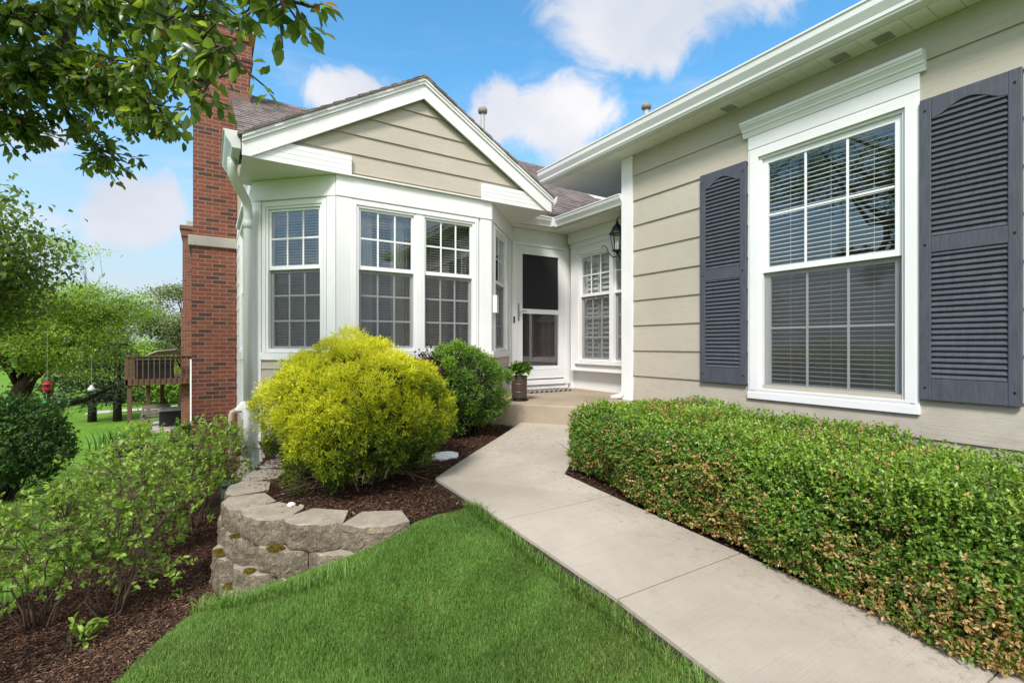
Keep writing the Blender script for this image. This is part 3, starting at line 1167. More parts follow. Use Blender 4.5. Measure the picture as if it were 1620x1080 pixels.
# garage eave: soffit, gutter, roof
q = MB()
y = -3.0
while y < 5.70:
    y2 = min(y + .148, 5.715)
    if y2 <= 4.43:
        q.box(4.255, 4.497, y + .0035, y2, 2.361, 2.375)
    else:
        q.box(4.255, 7.4, y + .0035, y2, 2.361, 2.375)
    y += .148
q.box(4.25, 7.4, -3.0, 5.72, 2.377, 2.39)
q.build('soffit', M['soffit'], H)
for y in (.05, .35, 1.55, 1.85, 2.85, -.6):
    q = MB()
    q.box(4.34, 4.47, y - .005, y + .117, 2.3595, 2.3608)
    for k in range(9):
        q.box(4.345, 4.465, y + k * .013, y + k * .013 + .0075, 2.3565, 2.3594)
    q.build('soffit_vent', M['ventgrey'], H)
q = MB()
gp = [(4.255, 2.373), (4.185, 2.373), (4.172, 2.378), (4.168, 2.392), (4.160, 2.398), (4.158, 2.425), (4.142, 2.455), (4.126, 2.485), (4.122, 2.535), (4.112, 2.540), (4.112, 2.556), (4.126, 2.560), (4.135, 2.550), (4.255, 2.550)]
q.prism([(x, -3.0, z) for x, z in gp], (0, 8.82, 0))
q.build('gutter', M['metalwhite'], H, .002)
q = MB()
q.box(4.2555, 7.4, 5.716, 5.74, 2.36, 2.52)
q.build('fascia', M['metalwhite'], H, .003)


def roof_plane(mb, p0, along, up, width, length, course=.14, th=.011, jit=.004, wf=None):
    """courses of shingles: p0 eave corner, along = unit eave direction, up = unit slope direction"""
    p0, along, up = Vector(p0), Vector(along).normalized(), Vector(up).normalized()
    nrm = along.cross(up).normalized()
    if nrm.z < 0:
        nrm = -nrm
    k = 0
    s = 0.0
    while s < length - 1e-6:
        e = min(s + course + .05, length)
        a = p0 + up * s
        b_ = p0 + up * e
        h0 = nrm * (th + .002 + random.uniform(-.0015, .0015))
        h1 = nrm * .002
        j0 = along * random.uniform(-jit, jit)
        j1 = along * ((wf(s) if wf else width) + random.uniform(-jit, jit))
        lo = nrm * -.012
        mb.hexa([a + j0 + lo, a + j1 + lo, b_ + j1 + lo, b_ + j0 + lo, a + j0 + h0, a + j1 + h0, b_ + j1 + h1, b_ + j0 + h1])
        s += course
        k += 1


q = MB()
roof_plane(q, (4.19, -3.0, 2.565), (0, 1, 0), (1, 0, .5), 8.77, 5.4, jit=.006)
q.build('garage_roof', M['shingle'], H)

# ------------------------------------------------------------------ bay wing
P1, P2 = (1.137, 5.22), (2.98, 5.22)
PL, PR = (.41, 5.95), (3.834, 6.10)
FF = Fr(P1, (1, 0), (0, -1))
FL = Fr(P1, (PL[0] - P1[0], PL[1] - P1[1]), (-1, -1))
FRt = Fr(P2, (PR[0] - P2[0], PR[1] - P2[1]), (PR[1] - P2[1], -(PR[0] - P2[0])))
LL = math.hypot(PL[0] - P1[0], PL[1] - P1[1])
LR = math.hypot(PR[0] - P2[0], PR[1] - P2[1])
WF = P2[0] - P1[0]
w1 = (1.333 - P1[0], 2.003 - P1[0], -.073, 1.485)
w2 = (2.079 - P1[0], 2.750 - P1[0], -.073, 1.485)
wl = (.163, .845, -.078, 1.480)
wr = (.165, .865, -.078, 1.480)
RAIL = (.803, .846)
q = MB()
wall_holes(q, FF, 0, WF, -1.4, 1.77, [w1, w2], -.12, 0)
wall_holes(q, FL, 0, LL, -1.4, 1.77, [wl], -.12, 0)
wall_holes(q, FRt, 0, LR, -1.4, 1.77, [wr], -.12, 0)
q.build('bay_wall', M['white'], H)
# frieze, corner boards, casings (each course of trim a few mm proud of the one behind)
for a_ in ((FF, -.010, WF + .010, 1.552, 1.768, .002, .026), (FL, .004, LL, 1.552, 1.768, .002, .024), (FRt, .012, LR, 1.552, 1.768, .002, .024)):
    q = MB()
    q.fbox(*a_)
    q.build('frieze_board', M['white'], H, .003)
for a_ in ((FF, -.008, .150, -.16, 1.549, .002, .018), (FF, WF - .150, WF + .008, -.16, 1.549, .002, .018), (FL, .006, .110, -.16, 1.549, .002, .018),
           (FL, LL - .125, LL + .01, -1.12, 1.549, .002, .022), (FRt, .008, .110, -.16, 1.549, .002, .018), (FRt, LR - .16, LR - .004, -.9, 1.549, .002, .018)):
    q = MB()
    q.fbox(*a_)
    q.build('corner_board', M['white'], H, .003)
for f, (a, b_, c, d) in ((FF, (w1[0], w2[1], w1[2], w1[3])), (FL, wl), (FRt, wr)):
    q = MB()
    q.ring(f, a - .05, b_ + .05, c - .012, d + .052, .05, .05, .012, .052, .002, .022)
    q.ring(f, a - .022, b_ + .022, c - .006, d + .024, .022, .022, .006, .024, .022, .028)
    if f is FF:
        q.fbox(FF, w1[1], w2[0], w1[2] - .005, w1[3], -.08, .020)
    q.build('window_casing', M['white'], H, .003)
for a_ in ((FF, .0, WF, -.165, -.086, .002, .034), (FL, .012, LL - .126, -.165, -.091, .002, .034), (FRt, .02, LR - .161, -.165, -.091, .002, .034)):
    q = MB()
    q.fbox(*a_)
    q.build('window_sill', M['white'], H, .004)
q = MB()
zs = [-1.25, -.97, -.69, -.41, -.26, -.166]
for a_ in ((FF, .0, WF, zs), (FL, .004, LL - .127, zs), (FRt, .02, LR - .161, zs)):
    q = MB()
    lap(q, *a_)
    q.build('lap_siding', M['siding'], H)
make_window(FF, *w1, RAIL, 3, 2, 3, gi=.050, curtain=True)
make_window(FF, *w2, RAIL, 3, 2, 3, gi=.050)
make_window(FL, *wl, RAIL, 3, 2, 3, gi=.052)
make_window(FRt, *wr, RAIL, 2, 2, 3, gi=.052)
# small white holder screwed to the right facet
q = MB()
q.fbox(FRt, .035, .055, .40, .62, .022, .075)
q.fbox(FRt, .055, .13, .60, .62, .06, .075)
q.fbox(FRt, .055, .13, .40, .42, .06, .075)
q.fbox(FRt, .115, .13, .42, .60, .06, .075)
q.build('flag_holder', M['metalwhite'], H, .003)

# gable
SLP = .586
AX, AZ = 2.068, 3.005
YF = 5.20
q = MB()
zg = [1.772, 1.812, 2.017, 2.222, 2.427, 2.632, 2.86]


def gx(z):
    h = (AZ - .06 - z) / SLP
    return max(AX - h, .30), min(AX + h, 3.83)


q.prism([(gx(1.772)[0], 5.21, 1.772), (gx(1.772)[1], 5.21, 1.772), (AX, 5.21, AZ - .06)], (0, .10, 0))
for z0, z1 in zip(zg[:-1], zg[1:]):
    a0, b0 = gx(z0)
    a1, b1 = gx(z1)
    if b1 - a1 < .02:
        a1 = b1 = AX
        a1 -= .01
        b1 += .01
    q.add([(a0, YF - .010, z0), (b0, YF - .010, z0), (b1, YF + .005, z1), (a1, YF + .005, z1), (a0, YF + .0095, z0), (b0, YF + .0095, z0), (b1, YF + .0095, z1), (a1, YF + .0095, z1)],
          [(0, 1, 2, 3), (4, 7, 6, 5), (0, 4, 5, 1), (1, 5, 6, 2), (2, 6, 7, 3), (3, 7, 4, 0)])
q.build('gable_siding', M['siding'], H)
q = MB()
XL, XR = .268, 3.868
for xa, xb in ((XL + .012, 1.274), (2.837, XR - .012)):
    q = MB()
    for zz in (1.766, 1.8175, 1.869, 1.9205):                  # vinyl boards with a shallow groove between
        q.box(xa, xb, 5.155, 5.209, zz + .0012, zz + .0503)
    q.box(xa + .001, xb - .001, 5.158, 5.208, 1.7665, 1.9695)
    q.build('eave_return', M['white'], H, .0015)
for sgn, xe in ((-1, XL), (1, XR)):
    q = MB()
    ze = AZ - abs(xe - AX) * SLP
    # main rake board with plumb cut at the eave
    t = .225
    q.prism([(AX, 5.130, AZ - .062), (xe, 5.130, ze - .062), (xe, 5.130, 1.766), (xe - sgn * ((1.766 - (ze - t)) / SLP if ze - t < 1.766 else 0), 5.130, 1.766 if ze - t < 1.766 else ze - t), (AX, 5.130, AZ - t)], (0, .0245, 0))
    q.build('rake_board', M['white'], H, .003)
for sgn, xe in ((-1, XL), (1, XR)):
    q = MB()
    ze = AZ - abs(xe - AX) * SLP
    q.prism([(AX, 5.112, AZ - .004), (xe, 5.112, ze - .004), (xe, 5.112, ze - .064), (AX, 5.112, AZ - .064)], (0, .040, 0))
    q.prism([(AX, 5.100, AZ), (xe, 5.100, ze), (xe, 5.100, ze - .030), (AX, 5.100, AZ - .030)], (0, .0115, 0))
    q.build('rake_trim', M['white'], H, .002)
q = MB()
sl = math.hypot(1, SLP)


def valley(s):
    z = AZ - (AX - XL + .03) * SLP + .016 + s * SLP / sl
    return min(2.75, 5.87 + (z - 1.915) / .634 + .12 - 5.085)


hl = (AX - XL + .03) * sl
roof_plane(q, (XL - .03, 5.085, AZ - (AX - XL + .03) * SLP + .016), (0, 1, 0), (1, 0, SLP), 2.75, hl, jit=.007, th=.014, wf=valley)
hl = (XR - AX + .03) * sl
roof_plane(q, (XR + .03, 5.085, AZ - (XR - AX + .03) * SLP + .016), (0, 1, 0), (-1, 0, SLP), 2.75, hl, jit=.007, th=.014, wf=valley)
for k in range(16):
    y0 = 5.085 + k * .17
    q.prism([(AX - .13, y0, AZ + .032 - .13 * SLP), (AX, y0, AZ + .036), (AX + .13, y0, AZ + .032 - .13 * SLP), (AX, y0, AZ + .020)], (0, .19, .006))
q.build('bay_roof', M['shingle'], H)
q = MB()
y = 5.157
while y < 6.08:
    y2 = min(y + .083, 6.095)
    q.box(XL + .01, XR - .014, y + .003, y2, 1.7705, 1.785)
    y += .083
q.box(XL + .012, XR - .016, 5.21, 6.095, 1.787, 1.80)
q.build('soffit', M['soffit'], H)
q = MB()
gl_ = [(.262, 1.842), (.195, 1.842), (.188, 1.85), (.182, 1.87), (.165, 1.895), (.142, 1.93), (.132, 1.955), (.130, 1.985), (.118, 1.99), (.118, 2.004), (.262, 2.004)]
q.prism([(x, 5.19, z) for x, z in gl_], (0, .95, 0))
q.build('gutter', M['metalwhite'], H, .002)
q = MB()
q.prism([(XR + .006 + (.262 - x), 5.19, z) for x, z in gl_], (0, .55, 0))
q.build('gutter', M['metalwhite'], H, .002)


q = MB()
dsp = [(.205, 5.55, 1.86), (.205, 5.56, 1.76), (.212, 5.58, 1.71), (.24, 5.63, 1.65), (.30, 5.73, 1.575), (.342, 5.805, 1.52), (.358, 5.835, 1.46), (.362, 5.842, 1.38), (.362, 5.842, -.62)]
q.tube(dsp, [.044] * len(dsp), 10)
q.build('downspout', M['metalwhite'], H, smooth=True)
q = MB()
q.tube([(.362, 5.842, 1.235), (.362, 5.842, 1.325)], [.0475, .0475], 10)
q.build('downspout_band', M['metalwhite'], H, smooth=True)
q = MB()
q.tube([(.362, 5.842, -.60), (.362, 5.842, -.66), (.362, 5.842, -1.20)], [.0465, .0465, .0465], 10)
q.build('downspout_foot', M['metalwhite'], H, smooth=True)

# ------------------------------------------------------------------ left (gable-end) wall of the main house, faces -X
S = Fr((.42, 0), (0, 1), (-1, 0))
sw = (6.95, 8.05, -.10, 1.60)
q = MB()
wall_holes(q, S, 5.99, 14.0, -2.6, 2.0, [sw], -.12, 0)
q.prism([(.42, 5.99, 2.0), (.42, 14.0, 2.0), (.42, 10.0, 4.42)], (.12, 0, 0))
q.build('end_wall', M['siding'], H)
q = MB()
zl = [-1.05 + .2 * k for k in range(16)]
lap(q, S, 6.0, 9.33, [z for z in zl if z < 2.0], [(6.86, 8.14, -.2, 1.75)], .012, .004)
for z0, z1 in zip(zl[:-1], zl[1:]):
    if z0 >= 1.9:
        ya = 6.0 + max(0, (z0 - 2.0)) * 1.58
        q.hexa([S.p(ya, z0, .02), S.p(9.33, z0, .02), S.p(9.33, z0, .001), S.p(ya, z0, .001), S.p(ya, z1, .005), S.p(9.33, z1, .005), S.p(9.33, z1, .001), S.p(ya, z1, .001)])
q.build('lap_siding', M['white'], H)
q = MB()
q.ring(S, 6.86, 8.14, -.2, 1.70, .09, .09, .1, .1, .002, .03)
q.fbox(S, 6.80, 8.20, 1.70, 1.76, .002, .07)
q.build('window_casing', M['white'], H, .003)
make_window(S, *sw, (.73, .78), 3, 2, 2, gi=.06, blind=True)
q = MB()
q.box(.428, .62, 5.96, 9.3, -2.6, -1.06)
q.build('foundation', M['brick'], H)
q = MB()
q.fbox(S, 7.35, 7.55, -.875, -.86, .022, .11)
q.prism([S.p(7.35, -.859, .022), S.p(7.35, -.77, .022), S.p(7.35, -.859, .10)], (0, .015, 0))
q.prism([S.p(7.535, -.859, .022), S.p(7.535, -.77, .022), S.p(7.535, -.859, .10)], (0, .015, 0))
q.build('vent_hood', M['white'], H, .002)
q = MB()
q.tube([(.43, 7.9, -.94), (.32, 7.9, -.94), (.29, 7.9, -.955), (.275, 7.9, -1.0), (.275, 7.9, -2.15)], [.034] * 5, 12)
q.build('drain_pipe', M['pvc'], H, smooth=True)

# ------------------------------------------------------------------ chimney
q = MB()
q.box(-.224, .417, 9.34, 10.66, -2.6, 1.60)
q.box(-.205, .417, 9.355, 10.645, 1.77, 4.66)
q.box(.418, .60, 9.356, 10.644, 3.4, 4.66)
for k, e in enumerate((.018, .036, .054)):
    q.box(-.205 - e, .60 + e, 9.355 - e, 10.645 + e, 4.66 + k * .0677, 4.66 + (k + 1) * .0677)
q.box(-.24, .635, 9.32, 10.68, 4.863, 5.13)
q.box(-.275, .67, 9.285, 10.715, 5.13, 5.27)
ch = q.build('chimney', M['brick'], H)
q = MB()
q.box(-.268, .419, 9.295, 10.705, 1.602, 1.768)
q.build('stone_cap', M['limestone'], ch, .012)
q = MB()
q.box(-.3, .70, 9.26, 10.74, 5.272, 5.36)
q.build('chimney_crown', M['limestone'], ch, .01)
q = MB()
q.box(.30, .606, 9.340, 9.3535, 3.86, 4.22)
q.box(.607, .614, 9.34, 10.0, 3.9, 4.62)
q.build('flashing', M['flash'], H)

# ------------------------------------------------------------------ main roof
RY, RZ, EY, EZ = 10.0, 4.535, 5.87, 1.915
ms = (RZ - EZ) / (RY - EY)
q = MB()
roof_plane(q, (3.80, EY, EZ), (1, 0, 0), (0, 1, ms), 10.0, math.hypot(RY - EY, RZ - EZ), jit=.0)
roof_plane(q, (.335, 6.6, EZ + ms * (6.6 - EY)), (1, 0, 0), (0, 1, ms), 3.45, math.hypot(RY - 6.6, RZ - (EZ + ms * (6.6 - EY))), jit=.004)
roof_plane(q, (13.8, 14.13, EZ), (-1, 0, 0), (0, -1, ms), 13.465, math.hypot(RY - EY, RZ - EZ))
for k in range(74):
    x0 = .335 + k * .18
    q.prism([(x0, RY - .13, RZ + .012 - .13 * ms), (x0, RY, RZ + .03), (x0, RY + .13, RZ + .012 - .13 * ms), (x0, RY, RZ)], (.2, 0, .006))
rf = q.build('main_roof', M['shingle'], H)
q = MB()
q.lathe((5.5, 10.0, 4.40), [(.05, 0), (.05, 1.06), (.055, 1.06), (.055, 1.07)], 14)
vp = q.build('vent_pipe', M['ventpipe'], H, smooth=False)
q = MB()
q.lathe((5.5, 10.0, 5.46), [(.07, 0), (.105, .02), (.112, .06), (.112, .10), (.10, .125), (.06, .135)], 16)
q.build('cap', M['ventcap'], vp, smooth=True)
q = MB()
q.lathe((6.0, 5.42, 3.40), [(.04, 0), (.04, .42)], 12)
vp = q.build('vent_pipe', M['ventpipe'], H)
q = MB()
q.lathe((6.0, 5.42, 3.80), [(.05, 0), (.075, .015), (.078, .07), (.05, .09)], 14)
q.build('cap', M['ventcap'], vp, smooth=True)
q = MB()
for (y0, y1, x0, x1) in ((7.80, 8.55, 7.05, 7.11), (7.80, 8.55, 7.75, 7.81), (7.80, 7.87, 7.111, 7.749), (8.48, 8.55, 7.111, 7.749)):
    z0a, z1a = EZ + ms * (y0 - EY), EZ + ms * (y1 - EY)
    q.hexa([(x0, y0, z0a - .02), (x1, y0, z0a - .02), (x1, y1, z1a - .02), (x0, y1, z1a - .02), (x0, y0, z0a + .14), (x1, y0, z0a + .14), (x1, y1, z1a + .14), (x0, y1, z1a + .14)])
sk = q.build('skylight', M['metalwhite'], H, .004)
q = MB()
z0a, z1a = EZ + ms * (7.87 - EY), EZ + ms * (8.48 - EY)
q.hexa([(7.112, 7.871, z0a + .09), (7.748, 7.871, z0a + .09), (7.748, 8.479, z1a + .09), (7.112, 8.479, z1a + .09), (7.112, 7.871, z0a + .11), (7.748, 7.871, z0a + .11), (7.748, 8.479, z1a + .11), (7.112, 8.479, z1a + .11)])
q.build('skylight_pane', M['glass'], sk)

# entry eave: soffit, fascia, gutter
q = MB()
y = 5.925
while y < 6.08:
    q.box(XR - .012, 5.05, y + .003, min(y + .083, 6.098), 1.7705, 1.785)
    y += .083
x = 4.535
while x < 5.04:
    q.box(x + .003, min(x + .083, 5.05), 4.432, 5.924, 1.7705, 1.785)
    x += .083
q.box(4.53, 5.06, 4.432, 6.098, 1.787, 1.80)
q.box(XR - .012, 4.53, 5.92, 6.098, 1.787, 1.80)
q.build('soffit', M['soffit'], H)
gk = [(0, 1.785), (.052, 1.785), (.060, 1.79), (.064, 1.805), (.078, 1.83), (.098, 1.86), (.106, 1.88), (.108, 1.90), (.118, 1.904), (.118, 1.918), (0, 1.918)]
q = MB()
q.prism([(3.875, 5.922 - d, z) for d, z in gk], (.535 - .02, 0, 0))
q.prism([(4.528 - d, 4.435, z) for d, z in gk], (0, 1.487 - .10, 0))
q.box(4.392, 4.527, 5.80, 5.9215, 1.784, 1.921)
q.build('gutter', M['metalwhite'], H, .002)
q = MB()
q.box(4.545, 9.5, 4.44, 5.9, 1.802, 1.86)
q.build('eave_deck', M['soffit'], H)

# ------------------------------------------------------------------ door wall (faces -Y) and storm door
D = Fr((0, 6.10), (1, 0), (0, -1))
q = MB()
wall_holes(q, D, 3.75, 5.04, -1.2, 1.77, [(3.905, 4.830, -.56, 1.505)], -.14, 0)
q.build('entry_wall', M['white'], H)
q = MB()
q.ring(D, 3.838, 4.936, -.62, 1.560, .068, .108, .002, .056, .002, .040)
q.ring(D, 3.850, 4.910, -.62, 1.548, .055, .082, .002, .044, .040, .046)
q.build('door_casing', M['white'], H, .003)
q = MB()
q.fbox(D, 3.838, 4.90, -.695, -.625, .002, .035)
q.fbox(D, 3.907, 4.828, -.618, -.545, -.02, .06)
q.build('door_threshold', M['white'], H, .004)
q = MB()
d0, d1 = .004, .036
q.ring(D, 3.910, 4.824, -.53, 1.500, .113, .113, .200, .124, d0, d1)
q.fbox(D, 4.023, 4.711, .473, .545, d0, d1)
q.fbox(D, 3.93, 4.80, -.52, -.508, d1, d1 + .006)
q.fbox(D, 4.023, 4.711, -.385, -.375, d1, d1 + .004)
door = q.build('storm_door', M['door'], H, .004)
q = MB()
q.fbox(D, 4.0235, 4.7105, .545, 1.376, .016, .0175)
q.build('door_dark_sheet', M['doorscreen'], door)
q = MB()
q.fbox(D, 4.0235, 4.7105, -.330, .473, .016, .020)
q.build('door_pane', M['glass'], door)
q = MB()
q.fbox(D, 4.0235, 4.7105, -.330, .473, .008, .0095)
q.build('door_dark_sheet', M['panedim'], door)  # dark sheet added behind the lower pane to dim it
q = MB()
q.fbox(D, 3.935, 3.962, .36, .62, d1, d1 + .010)
q.tube([D.p(3.948, .50, d1 + .01), D.p(3.948, .50, d1 + .045), D.p(3.975, .502, d1 + .055), D.p(4.07, .505, d1 + .05)], [.011, .011, .011, .009], 8)
q.build('door_handle', M['steel'], door, .003)
q = MB()
q.fbox(D, 3.906, 4.829, -.60, 1.50, -.135, -.100)
q.ring(D, 4.04, 4.70, -.42, .35, .07, .07, .07, .07, -.100, -.088)
q.ring(D, 4.04, 4.70, .50, 1.40, .07, .07, .07, .07, -.100, -.088)
q.build('front_door', M['maroon'], H, .006)
q = MB()
q.fbox(D, 3.848, 3.874, .325, .42, .046, .058)
q.build('doorbell', M['black'], H, .004)

# ------------------------------------------------------------------ box bay on the entry side wall (faces -X)
q = MB()
q.box(5.03, 5.15, 4.43, 6.10, -1.2, 1.77)
q.build('entry_side_wall', M['white'], H)
E = Fr((4.907, 0), (0, 1), (-1, 0))
b1 = (5.075, 5.785, -.255, 1.392)
b2 = (4.46, 5.055 - .005, -.255, 1.392)
q = MB()
wall_holes(q, E, 4.435, 5.985, -.40, 1.768, [b1, b2], -.12, 0)
q.build('box_bay_wall', M['white'], H)
q = MB()
q.fbox(E, 4.436, 6.03, 1.60, 1.767, .002, .034)
q.fbox(E, 4.437, 6.0, 1.52, 1.598, .002, .016)
q.build('frieze_board', M['white'], H, .003)
q = MB()
q.fbox(E, 5.865, 5.99, -.40, 1.517, .002, .014)
q.ring(E, 4.437, 5.863, -.30, 1.445, .02, .075, .04, .05, .002, .024)
q.fbox(E, 5.0505, 5.0745, -.26, 1.394, -.05, .022)
q.fbox(E, 5.02, 5.105, -.259, 1.394, .0165, .026)
q.fbox(E, 4.437, 5.865, -.30, -.262, .024, .040)
q.fbox(E, 4.437, 5.99, -.405, -.375, .014, .022)
q.build('window_casing', M['white'], H, .003)
make_window(E, *b1, (.735, .775), 3, 2, 3, gi=.05, blind=False, shutterblind=True)
make_window(E, *b2, (.735, .775), 3, 2, 3, gi=.05, blind=False, shutterblind=True)

# ================================================================== RETAINING WALL
RW = thing('retaining_wall', (.3, 3.3, -1.6), 'low curved retaining wall of split-face concrete blocks around the upper mulch bed', 'retaining wall')


BL = {}


def block(name, cx, cy, nx, ny, ztop, w=.388, dep=.28, h=.147, wl=.5, wr=.5):
    """one block: front centre (cx,cy), outward normal (nx,ny)"""
    key = (cx, cy, nx, ny, ztop)
    n = Vector((nx, ny, 0)).normalized()
    t = Vector((-n.y, n.x, 0))                    # to the right when seen from inside
    bm = bmesh.new()
    hw = w / 2
    outline = [(-hw, -.070), (-hw * .50, .0), (hw * .50, .0), (hw, -.070), (hw * .62, -dep), (-hw * .62, -dep)]
    # finely divided front so that the split face can be rough
    def face_pt(s):
        segs = [(-hw, -.070), (-hw * .50, 0), (hw * .50, 0), (hw, -.070)]
        L = [math.dist(segs[i], segs[i + 1]) for i in range(3)]
        q_ = s * sum(L)
        for i in range(3):
            if q_ <= L[i] or i == 2:
                k = min(q_ / L[i], 1)
                return (segs[i][0] + (segs[i + 1][0] - segs[i][0]) * k, segs[i][1] + (segs[i + 1][1] - segs[i][1]) * k)
            q_ -= L[i]
    NU, NV = 26, 10
    c = Vector((cx, cy, ztop - h))
    sd = random.uniform(0, 50)
    grid = []
    for j in range(NV + 1):
        row = []
        for i in range(NU + 1):
            a, d = face_pt(i / NU)
            zz = h * j / NV
            edge = min(j / 1.6, (NV - j) / 1.6, i / 2.0, (NU - i) / 2.0, 1)
            rough = .004 * vnoise(np.array(a + sd), np.array(zz), 14, 1) + .0065 * vnoise(np.array(a + sd), np.array(zz), 42, 2) + .003 * vnoise(np.array(a), np.array(zz + sd), 80, 4)
            d2 = d + float(rough) - (1 - edge) * .008
            zz2 = zz + (0 if 0 < j < NV else float(.004 * vnoise(np.array(a + sd), np.array(.3), 30, 6)) * (1 if j == NV else 0))
            row.append(bm.verts.new(c + t * a + n * d2 + Vector((0, 0, zz2))))
        grid.append(row)
    for j in range(NV):
        for i in range(NU):
            bm.faces.new((grid[j][i], grid[j][i + 1], grid[j + 1][i + 1], grid[j + 1][i]))
    bl = [bm.verts.new(c + t * a + n * d) for a, d in outline[4:]]
    tl = [bm.verts.new(c + t * a + n * d + Vector((0, 0, h))) for a, d in outline[4:]]
    bm.faces.new(grid[NV] + tl)
    bm.faces.new((grid[0] + bl)[::-1])
    bm.faces.new([grid[j][NU] for j in range(NV + 1)] + [tl[0], bl[0]])
    bm.faces.new([bl[1], tl[1]] + [grid[j][0] for j in range(NV, -1, -1)])
    bm.faces.new((bl[0], tl[0], tl[1], bl[1]))
    bmesh.ops.recalc_face_normals(bm, faces=bm.faces)
    for v_ in bm.verts:
        v_.co -= ORG[RW.name]
    me = bpy.data.meshes.new(name)
    bm.to_mesh(me)
    bm.free()
    me.materials.append(M['block'])
    o = bpy.data.objects.new(name, me)
    COL.objects.link(o)
    o.parent = RW
    ORG[o.name] = ORG[RW.name]
    BL[o.name] = key
    return o


# front-face line of the wall, course by course (each lower course stands ~2 cm further out)
top_course = [((.800, 2.735), (-.42, -.91)), ((.462, 2.965), (-.68, -.73)), ((.215, 3.265), (-.86, -.52)), ((.085, 3.625), (-.97, -.20)),
              ((.115, 4.02), (-1, .16)), ((.245, 4.385), (-.93, .37)), ((.405, 4.745), (-.90, .44)), ((.575, 5.095), (-.90, .44))]
blocks = []
for k, (c, n) in enumerate(top_course):
    blocks.append(block('retaining_block', c[0] + random.uniform(-.006, .006), c[1] + random.uniform(-.006, .006), n[0] + random.uniform(-.05, .05), n[1], -1.04 + random.uniform(-.004, .004)))


def mid(k, out, sh=.5):
    (c0, n0), (c1, n1) = top_course[k], top_course[k + 1]
    n = Vector((n0[0] + (n1[0] - n0[0]) * sh, n0[1] + (n1[1] - n0[1]) * sh)).normalized()
    return (c0[0] + (c1[0] - c0[0]) * sh + n.x * out, c0[1] + (c1[1] - c0[1]) * sh + n.y * out), (n.x, n.y)


for k in range(7):
    c, n = mid(k, .030)
    blocks.append(block('retaining_block', c[0] + random.uniform(-.009, .009), c[1] + random.uniform(-.009, .009), n[0] + random.uniform(-.07, .07), n[1] + random.uniform(-.05, .05), -1.190))
for k in range(1, 8):
    c, n = top_course[k]
    nn = Vector(n).normalized()
    blocks.append(block('retaining_block', c[0] + nn.x * .048, c[1] + nn.y * .048, n[0], n[1], -1.340))
for k in range(1, 7):
    c, n = mid(k, .075)
    blocks.append(block('retaining_block', c[0] + random.uniform(-.009, .009), c[1] + random.uniform(-.009, .009), n[0] + random.uniform(-.07, .07), n[1] + random.uniform(-.05, .05), -1.490))
for k in range(2, 7):
    c, n = top_course[k]
    nn = Vector(n).normalized()
    blocks.append(block('retaining_block', c[0] + nn.x * .10, c[1] + nn.y * .10, n[0], n[1], -1.640))


def moss(x, y, z, rx, ry, n, parent, rot=0.0):
    rng = np.random.default_rng(int(abs(x * 1000)) + 3)
    r = np.sqrt(rng.random(n))
    a = rng.random(n) * 6.283
    dx, dy = r * rx * np.cos(a), r * ry * np.sin(a)
    P = np.stack([x + dx * math.cos(rot) - dy * math.sin(rot), y + dx * math.sin(rot) + dy * math.cos(rot), z + .007 * (1 - r ** 2) - .002 + rng.random(n) * .003], 1)
    A = rand_dir(n, rng) + np.array([0, 0, .4])
    leaves('moss_patch', P, A, rand_dir(n, rng), rng.uniform(.006, .014, n), rng.uniform(.004, .008, n), np.clip(rng.normal(.5, .25, n) + .2 * vnoise(P[:, 0], P[:, 1], 30), 0, 1), M['moss'], parent)


def moss_on(bl, n, rx, ry, shift=0.0, back=.030):
    cx, cy, nx, ny, z = BL[bl.name]
    l = math.hypot(nx, ny)
    nx, ny = nx / l, ny / l
    moss(cx - nx * back - ny * shift, cy - ny * back + nx * shift, z, rx, ry, n, bl, math.atan2(nx, -ny))


moss_on(blocks[9], 1600, .055, .036)
moss_on(blocks[10], 1000, .045, .03)
moss_on(blocks[16], 900, .04, .028, .02)
moss_on(blocks[17], 1700, .075, .036)
moss_on(blocks[18], 800, .05, .028)
moss_on(blocks[23], 1300, .05, .034)
moss_on(blocks[24], 1600, .065, .036)
moss_on(blocks[29], 900, .05, .03)

# ================================================================== PLANT GENERATORS


def shell_points(n, c, r, rng, lo=.72, hi=1.0, lump=.16, zmin=-1.0, lf=2.3):
    d = rand_dir(int(n * 2.2), rng)
    d = d[d[:, 2] > zmin][:n]
    n = len(d)
    rad = rng.uniform(lo ** 3, hi ** 3, n) ** (1 / 3)
    l = 1 + lump * vnoise3(d * 1.0 + np.array(c), lf, 4) + lump * .5 * vnoise3(d + np.array(c), lf * 2.7, 9)
    P = np.array(c) + d * np.array(r) * (rad * l)[:, None]
    return P, d, rad


